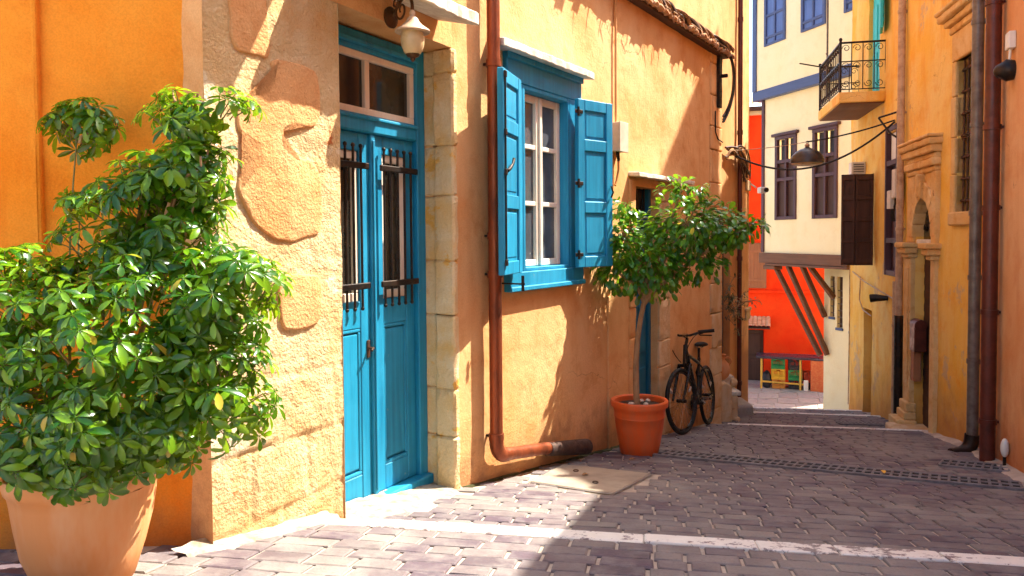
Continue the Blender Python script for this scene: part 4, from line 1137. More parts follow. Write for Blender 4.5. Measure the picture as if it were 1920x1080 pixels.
MB().tube([(3.2, 0.0, 0.70), (3.25, 0.14, 0.70), (3.28, 0.20, 0.69)], [0.03, 0.05, 0.055], 10).build('head', M['iron'], bs, smooth=50)
ac = frame('vent_box', 'small white ventilation box above the brown open shutters', 'vent', 4.22, 6.95, 12.5)
MB().box(4.55, 4.75, 0.0, 0.2, 2.42, 2.60).build('box', M['white_plastic'], ac, 0.01)
for k in range(4): bx('slat', M['grey_pipe'], ac, 4.535, 4.5495, 0.03, 0.17, 2.45+k*0.035, 2.465+k*0.035, 0)
wr = frame('surface_wires', 'thin wires stapled along the far yellow wall', 'wires', 4.22, 6.95, 12.5)
for pts in ([(5.3,0.02,0.95),(4.5,0.03,0.85),(3.7,0.02,0.78),(2.9,0.02,0.72)], [(4.75,0.02,0.9),(4.7,0.04,0.55),(4.5,0.03,0.42),(4.05,0.02,0.38)], [(5.55,0.02,-1.2),(5.5,0.02,0.3),(5.52,0.02,1.3)]):
    MB().tube(pts, 0.009, 5).build('wire', M['pale_pipe'], wr)

# ================================================================== salmon house, right foreground
hE = frame('salmon_house', 'salmon plastered house wall at the right edge', 'house', 4.22, 6.95, 20)
wallgrid('wall', M['salmon_wall'], hE, -12.0, -0.02, -0.9, 5.28, [], 1, 0.2, 0.12, 0.008, 31.0)
body('back_walls', M['salmon_wall'], hE, -12.0, -0.02, -0.9, 5.28, 1, 0.0, 6.0)
wc = frame('dome_camera', 'dark dome security camera under a white box on the salmon wall', 'camera', 4.22, 6.95, 20)
MB().box(-1.06, -0.94, 0.0, 0.05, 2.96, 3.09).build('junction_box', M['white_plastic'], wc, 0.008, 2)
MB().tube([(-1.00, 0.025, 2.96), (-1.00, 0.03, 2.88)], 0.01, 6).build('cable', M['white_plastic'], wc)
MB().tube([(-1.00, 0.0, 2.80), (-1.00, 0.05, 2.80), (-0.98, 0.10, 2.80)], [0.075, 0.085, 0.05], 18).ball((-0.985, 0.085, 2.80), 0.055, 0.05, 0.055, 14, 8).build('dome', M['iron'], wc, smooth=60)
fl = frame('plug_lamp', 'small white oval outlet on a short black stem low on the salmon wall', 'lamp', 4.22, 6.95, 20)
MB().tube([(-1.05, 0.03, -0.32), (-1.05, 0.03, -0.20)], 0.013, 8).build('stem', M['iron'], fl)
MB().ball((-1.05, 0.03, -0.13), 0.035, 0.03, 0.075, 14, 10).build('cap', M['white_plastic'], fl, smooth=60)

# ================================================================== cream jettied house at the end
hK = frame('cream_house', 'cream house with jettied upper floor, slate blue trim and timber struts', 'house', 6.17, 14.2, -17)
CR = M['cream']
wallgrid('middle_wall', CR, hK, -1.2, 2.6, 1.15, 4.40, [(1.50, 2.13, 1.84, 3.50), (0.31, 0.95, 1.84, 3.50)], 1, 0.12, 0.15, 0.01, 41.0, 0.8)
wallgrid('top_wall', CR, hK, -1.2, 2.78, 4.60, 8.6, [(1.72, 2.34, 5.53, 7.0), (0.53, 1.15, 5.53, 7.0), (-0.45, -0.05, 5.58, 6.9)], 1, 0.12, 0.2, 0.01, 42.0, 0.8).location = (0, 0.12, 0)
MB().add([(2.6,0,1.15),(2.6,-4,1.15),(2.6,-4,4.4),(2.6,0,4.4), (2.78,0.12,4.6),(2.78,-4,4.6),(2.78,-4,8.6),(2.78,0.12,8.6), (-1.2,0.12,8.6),(-1.2,-4,8.6), (-1.2,-4,1.15),(-1.2,0,1.15)], [(0,1,2,3),(4,5,6,7),(7,6,9,8),(0,1,10,11)]).build('back_walls', CR, hK)
SB = M['slate_blue']
bx('floor_band', SB, hK, -1.2, 2.80, -0.1, 0.14, 4.40, 4.60, 0.01)
bx('corner_board', SB, hK, 2.66, 2.80, 0.121, 0.15, 4.601, 8.6, 0.008)
bx('corner_board', M['purple_wood'], hK, 2.53, 2.62, 0.001, 0.035, 1.16, 4.399, 0.008)
bx('jetty_beam', M['beam_wood'], hK, -0.05, 2.66, -0.2, 0.06, 0.93, 1.15, 0.015, 2)
bx('jetty_board', M['beam_wood'], hK, -0.08, 2.40, -0.2, 0.09, 0.885, 0.9295, 0.008)
MB().add([(-1.2,0,0.93),(2.6,0,0.93),(2.6,-0.5,0.93),(-1.2,-0.5,0.93)], [(0,1,2,3)]).build('jetty_soffit', M['brown_wood'], hK)
for i, (u0, z0, z1) in enumerate(((1.50, 1.84, 3.50), (0.31, 1.84, 3.50))):
    u1 = u0+0.63+(0.01 if i else 0); pw = M['purple_wood']
    w = bx('window', pw, hK, u0-0.03, u1+0.03, -0.02, 0.035, z1, z1+0.07, 0.006)
    bx('cornice', pw, w, u0-0.10, u1+0.10, -0.02, 0.075, z1+0.0705, z1+0.13, 0.01)
    for a in ((u0-0.03, u0+0.05), (u1-0.05, u1+0.03)): bx('frame', pw, w, a[0], a[1], -0.04, 0.03, z0, z1-0.001, 0.005)
    bx('mullion', pw, w, (u0+u1)/2-0.03, (u0+u1)/2+0.03, -0.045, 0.022, z0, z1-0.001, 0.005)
    for z in (z0, z0+0.80, z0+1.17): bx('rail', pw, w, u0+0.0505, u1-0.0505, -0.05, 0.025, z, z+0.07, 0.005)
    c = (u0+u1)/2
    for a in ((u0+0.05, c-0.03), (c+0.03, u1-0.05)):
        bx('pane', M['sky_glass'], w, a[0], a[1], -0.085, -0.08, z0+1.24, z1, 0)
        bx('shutter_panel', M['brown_wood'], w, a[0], a[1], -0.075, -0.03, z0+0.071, z0+0.799, 0.004)
        bx('shutter_panel', M['brown_wood'], w, a[0], a[1], -0.075, -0.03, z0+0.871, z0+1.169, 0.004)
for (u0, u1, z0, z1) in ((1.72,2.34,5.53,7.0), (0.53,1.15,5.53,7.0), (-0.45,-0.05,5.58,6.9)):
    w = bx('shuttered_window', SB, hK, u0-0.04, u0+0.03, 0.05, 0.155, z0-0.05, z1, 0.006)
    bx('frame', SB, w, u1-0.03, u1+0.04, 0.05, 0.155, z0-0.05, z1, 0.006)
    c = (u0+u1)/2
    bx('mullion', SB, w, c-0.025, c+0.025, 0.05, 0.15, z0-0.05, z1, 0.006)
    for z in (z0-0.05, z0+0.10, z0+0.55, z0+0.95): bx('rail', SB, w, u0+0.031, u1-0.031, 0.05, 0.148, z, z+0.05, 0.004)
    for a in ((u0+0.03, c-0.025), (c+0.025, u1-0.03)): bx('leaf', M['blue_shutter'], w, a[0], a[1], 0.06, 0.12, z0, z1, 0.004)
# lower wall, set back under the jetty
wallgrid('lower_wall', CR, hK, -3.0, 1.25, -2.8, 0.92, [(0.94,1.07,-0.10,0.70), (0.71,0.87,-0.30,0.70), (0.345,0.50,-0.33,0.60)], 1, 0.15, 0.12, 0.01, 44.0, 0.8).location = (0, -0.5, 0)
MB().add([(1.25,-0.5,-2.8),(1.25,-3.5,-2.8),(1.25,-3.5,0.93),(1.25,-0.5,0.93)], [(0,1,2,3)]).build('lower_end_wall', CR, hK)
for (u0, u1, z0, z1) in ((0.94,1.07,-0.10,0.70), (0.71,0.87,-0.30,0.70), (0.345,0.50,-0.33,0.60)):
    w = bx('barred_window', M['brown_wood'], hK, u0, u1, -0.60, -0.57, z0, z1, 0)
    for k in range(6): bx('bar', M['grey_pipe'], w, u0, u1, -0.53, -0.52, z0+0.07+k*0.13, z0+0.085+k*0.13, 0)
    bx('sill', M['slate_blue'], w, u0-0.02, u1+0.02, -0.56, -0.47, z0-0.05, z0-0.001, 0.005)
for (a, b) in (((2.25,-0.05,0.90),(1.30,-0.46,-0.92)), ((1.80,-0.05,0.90),(1.10,-0.47,-0.88)), ((1.35,-0.05,0.90),(1.18,-0.47,-0.12)), ((1.12,-0.05,0.90),(0.93,-0.47,0.28))):
    MB().beam(a, b, 0.08, 0.10, (0,1,0)).build('strut', M['beam_wood'], hK, 0.012)
bx('sole_block', M['beam_wood'], hK, 2.1, 2.5, -0.14, 0.06, 0.80, 0.884, 0.01)

# ================================================================== red house across the small square
hR = frame('red_house', 'bright red house with tile hood over a dark door', 'house', 6.66, 21.0, 108)
wallgrid('wall', M['red'], hR, -3.0, 4.5, -2.8, 4.75, [(-0.85, 0.18, -2.6, -1.06)], -1, 0.2, 0.25, 0.012, 51.0, 0.7)
body('back_walls', M['red'], hR, -3.0, 4.5, -2.8, 4.75, -1, 0.2, 5.0)
bx('string_course', M['red'], hR, -3.0, 4.5, -0.05, 0.02, -0.06, 0.03, 0.012)
wdw = bx('window_shutter', M['shutter_tan'], hR, -0.25, 0.24, -0.06, -0.012, 0.08, 1.31, 0.006)
bx('leaf', M['shutter_tan'], wdw, -0.78, -0.26, -0.06, -0.012, 0.08, 1.31, 0.006)
for k in range(6): bx('board', M['shutter_tan'], wdw, -0.24+k*0.08, -0.168+k*0.08, -0.072, -0.0603, 0.10, 1.29, 0.004)
for z in (0.26, 1.05): bx('batten', M['shutter_tan'], wdw, -0.24, 0.23, -0.088, -0.0725, z, z+0.07, 0.004)
rd = bx('door', M['brown_wood'], hR, -0.84, -0.335, 0.08, 0.14, -2.6, -1.07, 0.006)
bx('leaf', M['brown_wood'], rd, -0.325, 0.17, 0.08, 0.14, -2.6, -1.07, 0.006)
for u in (-0.77, -0.26):
    for z in (-2.45, -1.75): MB().prism([(u,z),(u+0.36,z),(u+0.36,z+0.58),(u,z+0.58)], 0.06, 0.081).build('field', M['brown_wood'], rd, 0.012)
hd = bx('door_hood', M['brown_wood'], hR, -1.0, 0.34, -0.42, 0.0, -0.99, -0.95, 0.01)
for k in range(12):
    u = -1.0 + k*0.112; m = MB(); nn = 6
    for i in range(nn+1):
        a = math.pi*i/nn
        for y, z in ((0.0, -0.72), (-0.46, -0.93)): m.v.append((u+0.06-math.cos(a)*0.058, y, z+0.045*math.sin(a)))
    for i in range(nn): m.f.append((2*i, 2*i+2, 2*i+3, 2*i+1))
    m.build('roof_tile', M['tile'], hd, smooth=60)
rf = bx('roof_eave', M['limestone'], hR, -3.0, 4.5, -0.12, 0.2, 4.751, 4.86, 0.01)
bx('eave_board', M['brown_wood'], rf, -3.0, 4.5, -0.22, 0.2, 4.861, 4.96, 0.01)
for k in range(40):
    u = -3.0 + k*0.19; m = MB(); nn = 6
    for i in range(nn+1):
        a = math.pi*i/nn
        for y, z in ((1.6, 5.45), (-0.30, 4.97)): m.v.append((u+0.1-math.cos(a)*0.098, y, z+0.08*math.sin(a)))
    for i in range(nn): m.f.append((2*i, 2*i+2, 2*i+3, 2*i+1))
    m.build('roof_tile', M['tile'], rf, smooth=60)

# ================================================================== wall lantern
ln = frame('wall_lantern', 'wrought iron wall lantern with bell shade hanging by the blue double door', 'lantern', -0.37, 4.75, 28)
MB().lathe([(0.055,0),(0.058,0.012),(0.045,0.022),(0.02,0.03)], 20, Matrix.Translation((-0.60, -0.001, 2.73)) @ Matrix.Rotation(R(90), 4, 'X')).build('back_plate', M['bronze'], ln, smooth=40)
arm = bez((-0.60,-0.02,2.72), (-0.61,-0.08,2.84), (-0.66,-0.20,2.86), (-0.70,-0.22,2.70), 14)
MB().tube(arm, 0.009, 8).build('arm', M['bronze'], ln, smooth=60)
dv = Vector((-0.10,-0.22,0)).normalized()
MB().tube(spiral((-0.645,-0.11,2.745), 0.06, 0.012, 2.2, 10.0, 26, dv, (0,0,1)), 0.006, 6).build('scroll', M['bronze'], ln, smooth=60)
MB().tube(spiral((-0.62,-0.055,2.79), 0.035, 0.008, -1, 6.0, 20, dv, (0,0,1)), 0.005, 6).build('scroll', M['bronze'], ln, smooth=60)
LT = Matrix.Translation((-0.70,-0.22,0))
MB().lathe([(0.010,2.715),(0.016,2.70),(0.014,2.685),(0.028,2.672),(0.036,2.655),(0.055,2.635),(0.088,2.612),(0.092,2.604),(0.088,2.600),(0.050,2.600)], 28, LT).build('shade', M['lamp_cap'], ln, smooth=40)
MB().lathe([(0.056,2.602),(0.062,2.57),(0.058,2.53),(0.046,2.50),(0.035,2.488)], 28, LT).build('globe', M['lamp_glass'], ln, smooth=50)
MB().lathe([(0.037,2.490),(0.030,2.478),(0.012,2.470),(0.014,2.462),(0.004,2.452)], 20, LT).build('finial', M['bronze'], ln, smooth=40)

# ================================================================== copper downpipe
cp = frame('copper_downpipe', 'weathered copper downpipe bending along the foot of the orange wall', 'drainpipe', -0.37, 4.75, 32)
u = 0.37; y = -0.075
MB().tube([(u,y,0.22),(u,y,6.3)], 0.043, 16).build('pipe', M['copper'], cp, smooth=50)
MB().tube([(u,y,0.225)] + [(u+0.11-0.11*math.cos(a), y, 0.20-0.11*math.sin(a)) for a in [math.pi/2*k/8 for k in range(9)]] + [(u+0.13, y, 0.088)], 0.047, 16).build('elbow', M['copper'], cp, smooth=50)
MB().tube([(u+0.11,y,0.092),(1.15,y,-0.02)], 0.043, 16).build('outlet_pipe', M['copper'], cp, smooth=50)
MB().tube([(1.05,y,-0.01),(1.66,y-0.01,-0.135)], [0.05,0.062], 16).build('outlet_sleeve', M['copper_dark'], cp, smooth=50)
for z in (0.235, 1.30, 1.55, 2.66):
    MB().tube([(u,y,z-0.022),(u,y,z+0.022)], 0.050, 16).build('collar', M['copper'], cp, smooth=50)
    MB().box(u-0.01, u+0.01, y, 0.0, z-0.008, z+0.008).build('bracket', M['iron'], cp)
th_ = frame('thin_riser', 'thin plaster-coloured riser pipe beside the copper downpipe', 'pipe', -0.37, 4.75, 32)
MB().tube([(0.475,-0.02,1.9),(0.475,-0.02,6.2)], 0.011, 8).build('pipe', M['orange'], th_, smooth=50)

# ================================================================== junction box with its conduit
jb = frame('junction_box', 'cream junction box on the orange wall right of the open shutter', 'junction box', -0.37, 4.75, 32)
MB().box(2.30, 2.47, -0.09, -0.004, 2.27, 2.52).build('box', M['plastic_box'], jb, 0.008, 2)
MB().box(2.295, 2.475, -0.10, -0.0905, 2.265, 2.525).build('lid', M['plastic_box'], jb, 0.006, 2)
MB().tube([(2.385,-0.02,2.52),(2.385,-0.02,3.62)], 0.011, 8).build('conduit', M['tan'], jb, smooth=50)
MB().tube([(2.42,-0.03,2.27),(2.42,-0.03,2.12),(2.40,-0.02,2.02),(2.37,-0.02,1.98)], 0.011, 8).build('conduit', M['tan'], jb, smooth=50)
for du in (0.0, 0.02, 0.04): MB().tube(bez((2.33+du,-0.05,2.27), (2.33+du,-0.06,2.2), (2.37+du,-0.05,2.19), (2.40,-0.03,2.20), 6), 0.007, 5).build('cable', M['cable'], jb)

# ================================================================== foliage helpers
def leaflet(mb, base, d, up, L, Wd, droop=0.35, fold=0.18, tip=0.6):
    """one blade of 8 triangles: mid-rib fold, drooping tip"""
    d = d.normalized(); side = d.cross(up)
    if side.length < 1e-4: side = d.orthogonal()
    side.normalize(); up = side.cross(d).normalized()
    prof_ = [(0.0, 0.10), (0.35, 0.78), (0.68, 1.0), (0.90, 0.62), (1.0, 0.0)]
    o = len(mb.v)
    for t, w in prof_:
        c = base + d*L*t - up*(L*droop*t*t)
        if w == 0: mb.v.append(tuple(c)); continue
        h = up*(Wd*w*fold)
        mb.v += [tuple(c - side*Wd*w*0.5 + h), tuple(c), tuple(c + side*Wd*w*0.5 + h)]
    for i in range(3):
        a = o+3*i
        mb.f += [(a, a+1, a+4, a+3), (a+1, a+2, a+5, a+4)]
    a = o+9; mb.f += [(a, a+1, a+3), (a+1, a+2, a+3)]
rl = random.Random(21)
def whorl_mesh(n, seed):
    """umbrella-plant leaf: leaflets radiating from the end of a petiole; hub at origin, axis +Z"""
    r = random.Random(seed); mb = MB()
    for k in range(n):
        a = 2*math.pi*(k+r.uniform(-.18, .18))/n; el = r.uniform(-0.35, 0.18)
        d = Vector((math.cos(a)*math.cos(el), math.sin(a)*math.cos(el), math.sin(el)))
        s = Vector((math.cos(a), math.sin(a), 0))*0.012
        leaflet(mb, s, d, Vector((0,0,1)), r.uniform(0.056, 0.085), r.uniform(0.024, 0.032), r.uniform(0.15, 0.5), r.uniform(0.1, 0.24))
        mb.tube([Vector((0,0,0)), s + d*0.006], 0.0016, 3, False)
    me = mb.mesh('leaf', smooth=180); me.materials.append(M['leaf']); return me
WH = [whorl_mesh(n, s) for n, s in ((7,1),(8,2),(9,3),(8,4),(7,5),(6,6),(9,7))]

# ================================================================== big terracotta pot and umbrella plant
PX, PY = -1.505, 2.68
pz = prof(cv(PX, PY)[1])
bp = thing('large_terracotta_pot', 'large pale terracotta pot holding the umbrella plant', 'pot', (PX, PY, pz))
MB().lathe([(0.1425,0),(0.1568,0.01),(0.1947,0.12),(0.2166,0.22),(0.2280,0.31),(0.2318,0.345),(0.2403,0.352),(0.2432,0.372),(0.2422,0.392),(0.2365,0.402),(0.2242,0.402),(0.2166,0.392),(0.2137,0.34)], 64, None, 0.03).build('body', M['terracotta'], bp, smooth=50)
MB().lathe([(0.001,0.335),(0.12,0.35),(0.231,0.34)], 24).build('soil', M['soil'], bp, smooth=60)
pt = thing('umbrella_plant', 'lush umbrella plant with glossy green leaf whorls in the large pot', 'plant', (PX, PY, pz+0.34))
base = Vector((PX, PY, pz+0.34))
EL = [  # crown lobes in world metres: centre, radii, leaves
    ((-1.38,2.60,1.15), (0.46,0.36,0.38), 475),
    ((-1.74,2.60,1.28), (0.24,0.28,0.26), 116),
    ((-1.16,2.70,1.56), (0.17,0.16,0.24), 104),
    ((-1.10,2.66,1.80), (0.14,0.13,0.12), 48),
    ((-1.06,2.64,1.99), (0.19,0.13,0.08), 48),
    ((-0.98,2.62,1.34), (0.22,0.22,0.18), 116),
    ((-1.40,2.52,0.88), (0.40,0.26,0.13), 177),
    ((-1.63,2.94,1.97), (0.14,0.09,0.09), 43),
    ((-1.62,2.92,1.70), (0.12,0.08,0.05), 13),
    ((-1.27,2.70,1.68), (0.20,0.15,0.16), 79),
    ((-0.99,2.60,1.05), (0.19,0.16,0.20), 88),
    ((-1.36,2.70,1.52), (0.22,0.16,0.18), 50),
]
whorls = []; shoots = []
for (c, rd_, n) in EL:
    c = Vector(c); pts = []
    tries = 0
    while len(pts) < n and tries < 6000:
        tries += 1
        d = Vector((rl.gauss(0,1), rl.gauss(0,1), rl.gauss(0,1))).normalized()
        if d.y > 0.35 and rl.random() < 0.75: continue
        rr = 0.42 + 0.62*rl.random()**0.55
        q = c + Vector((d.x*rd_[0], d.y*rd_[1], d.z*rd_[2]))*rr
        q += Vector((noise.noise(q*5), noise.noise(q*5+Vector((7,0,0))), noise.noise(q*5+Vector((0,7,0)))))*0.05
        if q.z < 0.76 or q.y > 3.04: continue
        if noise.noise(q*6.5 + Vector((2,9,4))) < -0.16: continue
        if any((q-e).length < 0.030 for e, _ in pts): continue
        out = (d*0.8 + Vector((0,-0.15,0.62)) + Vector((rl.uniform(-.35,.35), rl.uniform(-.35,.35), rl.uniform(-.2,.3)))).normalized()
        if c.z < 1.0: out = (out + Vector((0,-0.55,-0.25))).normalized()
        pts.append((q, out))
    whorls += [(q, o, c) for q, o in pts]
# woody stems: a few trunks from the soil into each lobe
for k, (c, rd_, n) in enumerate(EL):
    c = Vector(c); b0 = base + Vector((rl.uniform(-.10,.10), rl.uniform(-.08,.08), 0))
    tip = c + Vector((0, 0, rd_[2]*0.6)); mid = b0*0.45 + tip*0.55 + Vector((rl.uniform(-.1,.1), rl.uniform(-.05,.08), -0.05))
    MB().tube([p - base for p in bez(b0, b0*0.7+mid*0.3+Vector((0,0,0.12)), mid, tip, 14)], [(0.017 - 0.012*i/14)*(0.45 if k in (7, 8) else 1) for i in range(15)], 7).build('stem', M['bark'] if k < 6 else M['twig'], pt, smooth=60)
for k in range(16):
    c, rd_, n = EL[k % len(EL)]; c = Vector(c)
    a = c + Vector((rl.uniform(-.4,.4)*rd_[0], rl.uniform(-.4,.1)*rd_[1], -rd_[2]*0.7)); bq = c + Vector((rl.uniform(-1,1)*rd_[0], rl.uniform(-1,.3)*rd_[1], rl.uniform(-.2,.9)*rd_[2]))
    MB().tube([p-base for p in bez(a, a+Vector((0,0,.08)), bq-Vector((0,0,.08)), bq, 8)], [0.008-0.005*i/8 for i in range(9)], 6).build('branch', M['bark'], pt, smooth=60)
whorls.sort(key=lambda w: w[0].length + (0 if w[0].y < w[2].y + 0.1 else 2))
bulk = MB()
for i, (q, o, c) in enumerate(whorls):
    sc = rl.choice((rl.uniform(0.42, 0.65), rl.uniform(0.55, 0.85), rl.uniform(0.6, 0.95)))
    rot = o.to_track_quat('Z', 'Y').to_matrix().to_4x4() @ Matrix.Rotation(rl.uniform(0, 6.28), 4, 'Z')
    mx = Matrix.Translation(q-base) @ rot @ Matrix.Scale(sc, 4)
    me = WH[i % len(WH)]
    if i < 300:
        ob = link('leaf', me, pt); ob.matrix_basis = mx
    else:
        bulk.add([mx @ v.co for v in me.vertices], [tuple(p.vertices) for p in me.polygons])
bo = bulk.build('leaf_mass', M['leaf'], pt, smooth=180); tag(bo, kind='stuff')
pet = MB()
for q, o, c in whorls:
    a = q - o*rl.uniform(0.05, 0.10) + (c-q)*0.12
    pet.tube([a-base, (a*0.5+q*0.5)-base+Vector((0,0,0.006)), q-base], [0.003, 0.0022, 0.0016], 3, False)
tag(pet.build('petioles', M['twig'], pt), kind='stuff')

# ================================================================== red pot and ficus tree
QX, QY = 1.06, 6.44
qz = prof(cv(QX, QY)[1])
rp = thing('red_clay_pot', 'glossy red clay pot holding the ficus tree on the paving', 'pot', (QX, QY, qz))
MB().lathe([(0.150,0),(0.158,0.008),(0.175,0.10),(0.196,0.22),(0.208,0.31),(0.213,0.318),(0.210,0.330),(0.213,0.342),(0.211,0.354),(0.217,0.375),(0.222,0.400),(0.238,0.404),(0.241,0.425),(0.240,0.447),(0.233,0.455),(0.214,0.455),(0.205,0.445),(0.203,0.40)], 56).build('body', M['red_clay'], rp, smooth=35)
MB().lathe([(0.001,0.415),(0.1,0.42),(0.207,0.405)], 24).build('soil', M['soil'], rp, smooth=60)
for k in range(5):
    a = rl.uniform(0, 6.28); r = rl.uniform(0.05, 0.15)
    MB().ball((r*math.cos(a), r*math.sin(a), 0.43), 0.022, 0.018, 0.014, 8, 6).build('pebble', M['slab_stone'], rp, smooth=60)
ft = thing('ficus_tree', 'small ficus tree with a pale bare trunk growing in the red pot', 'tree', (QX, QY, qz+0.41))
fb = Vector((QX, QY, qz+0.41))
trunk = bez(fb+Vector((-0.02,0,0)), fb+Vector((-0.04,0,0.35)), (1.03,6.44,0.72), (1.12,6.42,1.08), 16)
MB().tube([p-fb for p in trunk], [0.028-0.008*i/16 for i in range(17)], 10).build('trunk', M['bark'], ft, smooth=60)
FL = [((1.12,6.42,1.30),(0.34,0.28,0.26),589), ((1.45,6.36,1.62),(0.34,0.26,0.27),556), ((0.92,6.40,1.50),(0.22,0.20,0.24),319), ((1.72,6.34,1.62),(0.22,0.18,0.17),218), ((1.94,6.32,1.60),(0.15,0.09,0.07),56), ((0.84,6.38,1.22),(0.16,0.16,0.12),67), ((1.40,6.36,1.90),(0.18,0.14,0.10),74), ((1.55,6.34,1.32),(0.22,0.16,0.14),117), ((0.95,6.38,1.76),(0.10,0.1,0.06),29)]
fork = Vector(trunk[-1]); leaves = []
for k, (c, rd_, n) in enumerate(FL):
    c = Vector(c)
    MB().tube([p-fb for p in bez(fork-Vector((0.02,0,0.10)), fork*0.7+c*0.3+Vector((0,0,.08)), fork*0.2+c*0.8, c+Vector((0,0,rd_[2]*0.4)), 10)], [0.020-0.015*i/10 for i in range(11)], 7).build('limb', M['bark'], ft, smooth=60)
    for j in range(max(3, n//28)):
        d = Vector((rl.gauss(0,1), rl.gauss(0,1), rl.gauss(0,.8))).normalized(); e = c + Vector((d.x*rd_[0], d.y*rd_[1], d.z*rd_[2]))*0.95
        tw_ = bez(c, c+Vector((0,0,.06)), e*0.7+c*0.3+Vector((0,0,.05)), e, 7)
        MB().tube([p-fb for p in tw_], [0.007-0.0055*i/7 for i in range(8)], 5).build('twig', M['bark'], ft)
        for s in range(10):
            t = rl.uniform(0.3, 1.0); i0 = min(int(t*7), 6); q = tw_[i0].lerp(tw_[i0+1], t*7-i0)
            leaves.append((q + Vector((rl.uniform(-.035,.035), rl.uniform(-.035,.035), rl.uniform(-.03,.03))), (e-c).normalized()))
    for j in range(n):
        d = Vector((rl.gauss(0,1), rl.gauss(0,1), rl.gauss(0,1))).normalized(); rr = 0.35 + 0.68*rl.random()**0.5
        q = c + Vector((d.x*rd_[0], d.y*rd_[1], d.z*rd_[2]))*rr
        q += Vector((noise.noise(q*6), noise.noise(q*6+Vector((5,0,0))), noise.noise(q*6+Vector((0,5,0)))))*0.07
        leaves.append((q, d))
def ficus_mesh(seed):
    r = random.Random(seed); mb = MB()
    leaflet(mb, Vector((0.008,0,0)), Vector((1,0,0)), Vector((0,0,1)), r.uniform(0.055,0.072), r.uniform(0.030,0.038), r.uniform(0.2,0.45), r.uniform(0.08,0.22))
    mb.tube([(0,0,0),(0.010,0,0)], 0.0014, 3, False)
    me = mb.mesh('leaf', smooth=180); me.materials.append(M['ficus']); return me
FM = [ficus_mesh(s) for s in range(6)]
leaves.sort(key=lambda w: w[0].y - 0.25*w[0].z)
bulk = MB()
for i, (q, d) in enumerate(leaves):
    dd = (d*0.7 + Vector((rl.uniform(-.7,.7), rl.uniform(-.7,.5), rl.uniform(-.75,.1)))).normalized()
    up = (Vector((0,-0.25,1)) + Vector((rl.uniform(-.5,.5), rl.uniform(-.5,.5), 0))).normalized()
    s = up.cross(dd)
    if s.length < 0.05: continue
    s.normalize(); up = dd.cross(s)
    mx = Matrix((( dd.x, s.x, up.x, 0), (dd.y, s.y, up.y, 0), (dd.z, s.z, up.z, 0), (0,0,0,1)))
    mx = Matrix.Translation(q-fb) @ mx @ Matrix.Scale(rl.uniform(0.75, 1.25), 4)
    me = FM[i % 6]
    if i < 300:
        ob = link('leaf', me, ft); ob.matrix_basis = mx
    else: bulk.add([mx @ v.co for v in me.vertices], [tuple(p.vertices) for p in me.polygons])
tag(bulk.build('leaf_mass', M['ficus'], ft, smooth=180), kind='stuff')

# grey-green shrub spilling out beyond the orange house
gs = thing('hanging_shrub', 'grey-green shrub spilling from the corner above the bicycle saddle', 'plant', (2.72, 9.75, 0.55))
bulk = MB()
for k in range(16):
    a = Vector((rl.uniform(-.1,.1), rl.uniform(-.1,.2), rl.uniform(-.1,.15))); e = a + Vector((rl.uniform(0,.34), rl.uniform(-.2,.25), rl.uniform(-.25,.35)))
    tw_ = bez(a, a+Vector((.05,0,.1)), e+Vector((0,0,.08)), e, 6)
    MB().tube(tw_, 0.005, 4).build('twig', M['bark'], gs)
    for s in range(16):
        q = tw_[rl.randrange(1,7)] + Vector((rl.uniform(-.03,.03), rl.uniform(-.03,.03), rl.uniform(-.03,.03)))
        leaflet(bulk, q, Vector((rl.uniform(-1,1), rl.uniform(-1,1), rl.uniform(-.6,.8))), Vector((0,0,1)), rl.uniform(.05,.08), 0.018)
tag(bulk.build('leaf_mass', M['olive'], gs, smooth=180), kind='stuff')

# ================================================================== bicycle
F0 = Vector((1.715, 7.74, 0)); R0 = Vector((2.22, 8.72, 0))
F0.z = prof(cv(F0.x, F0.y)[1]); R0.z = prof(cv(R0.x, R0.y)[1])
bk = thing('bicycle', 'black city bicycle leaning against the orange wall with front wheel towards viewer', 'bicycle', tuple(R0))
fw_ = F0 - R0; WB = fw_.length; fx = fw_.normalized()
lean = R(-4.5)
sx_ = fx.cross(Vector((0,0,1))).normalized(); uz = sx_.cross(fx).normalized()
BM = Matrix(((fx.x, sx_.x, uz.x, 0), (fx.y, sx_.y, uz.y, 0), (fx.z, sx_.z, uz.z, 0), (0,0,0,1))) @ Matrix.Rotation(lean, 4, 'X')
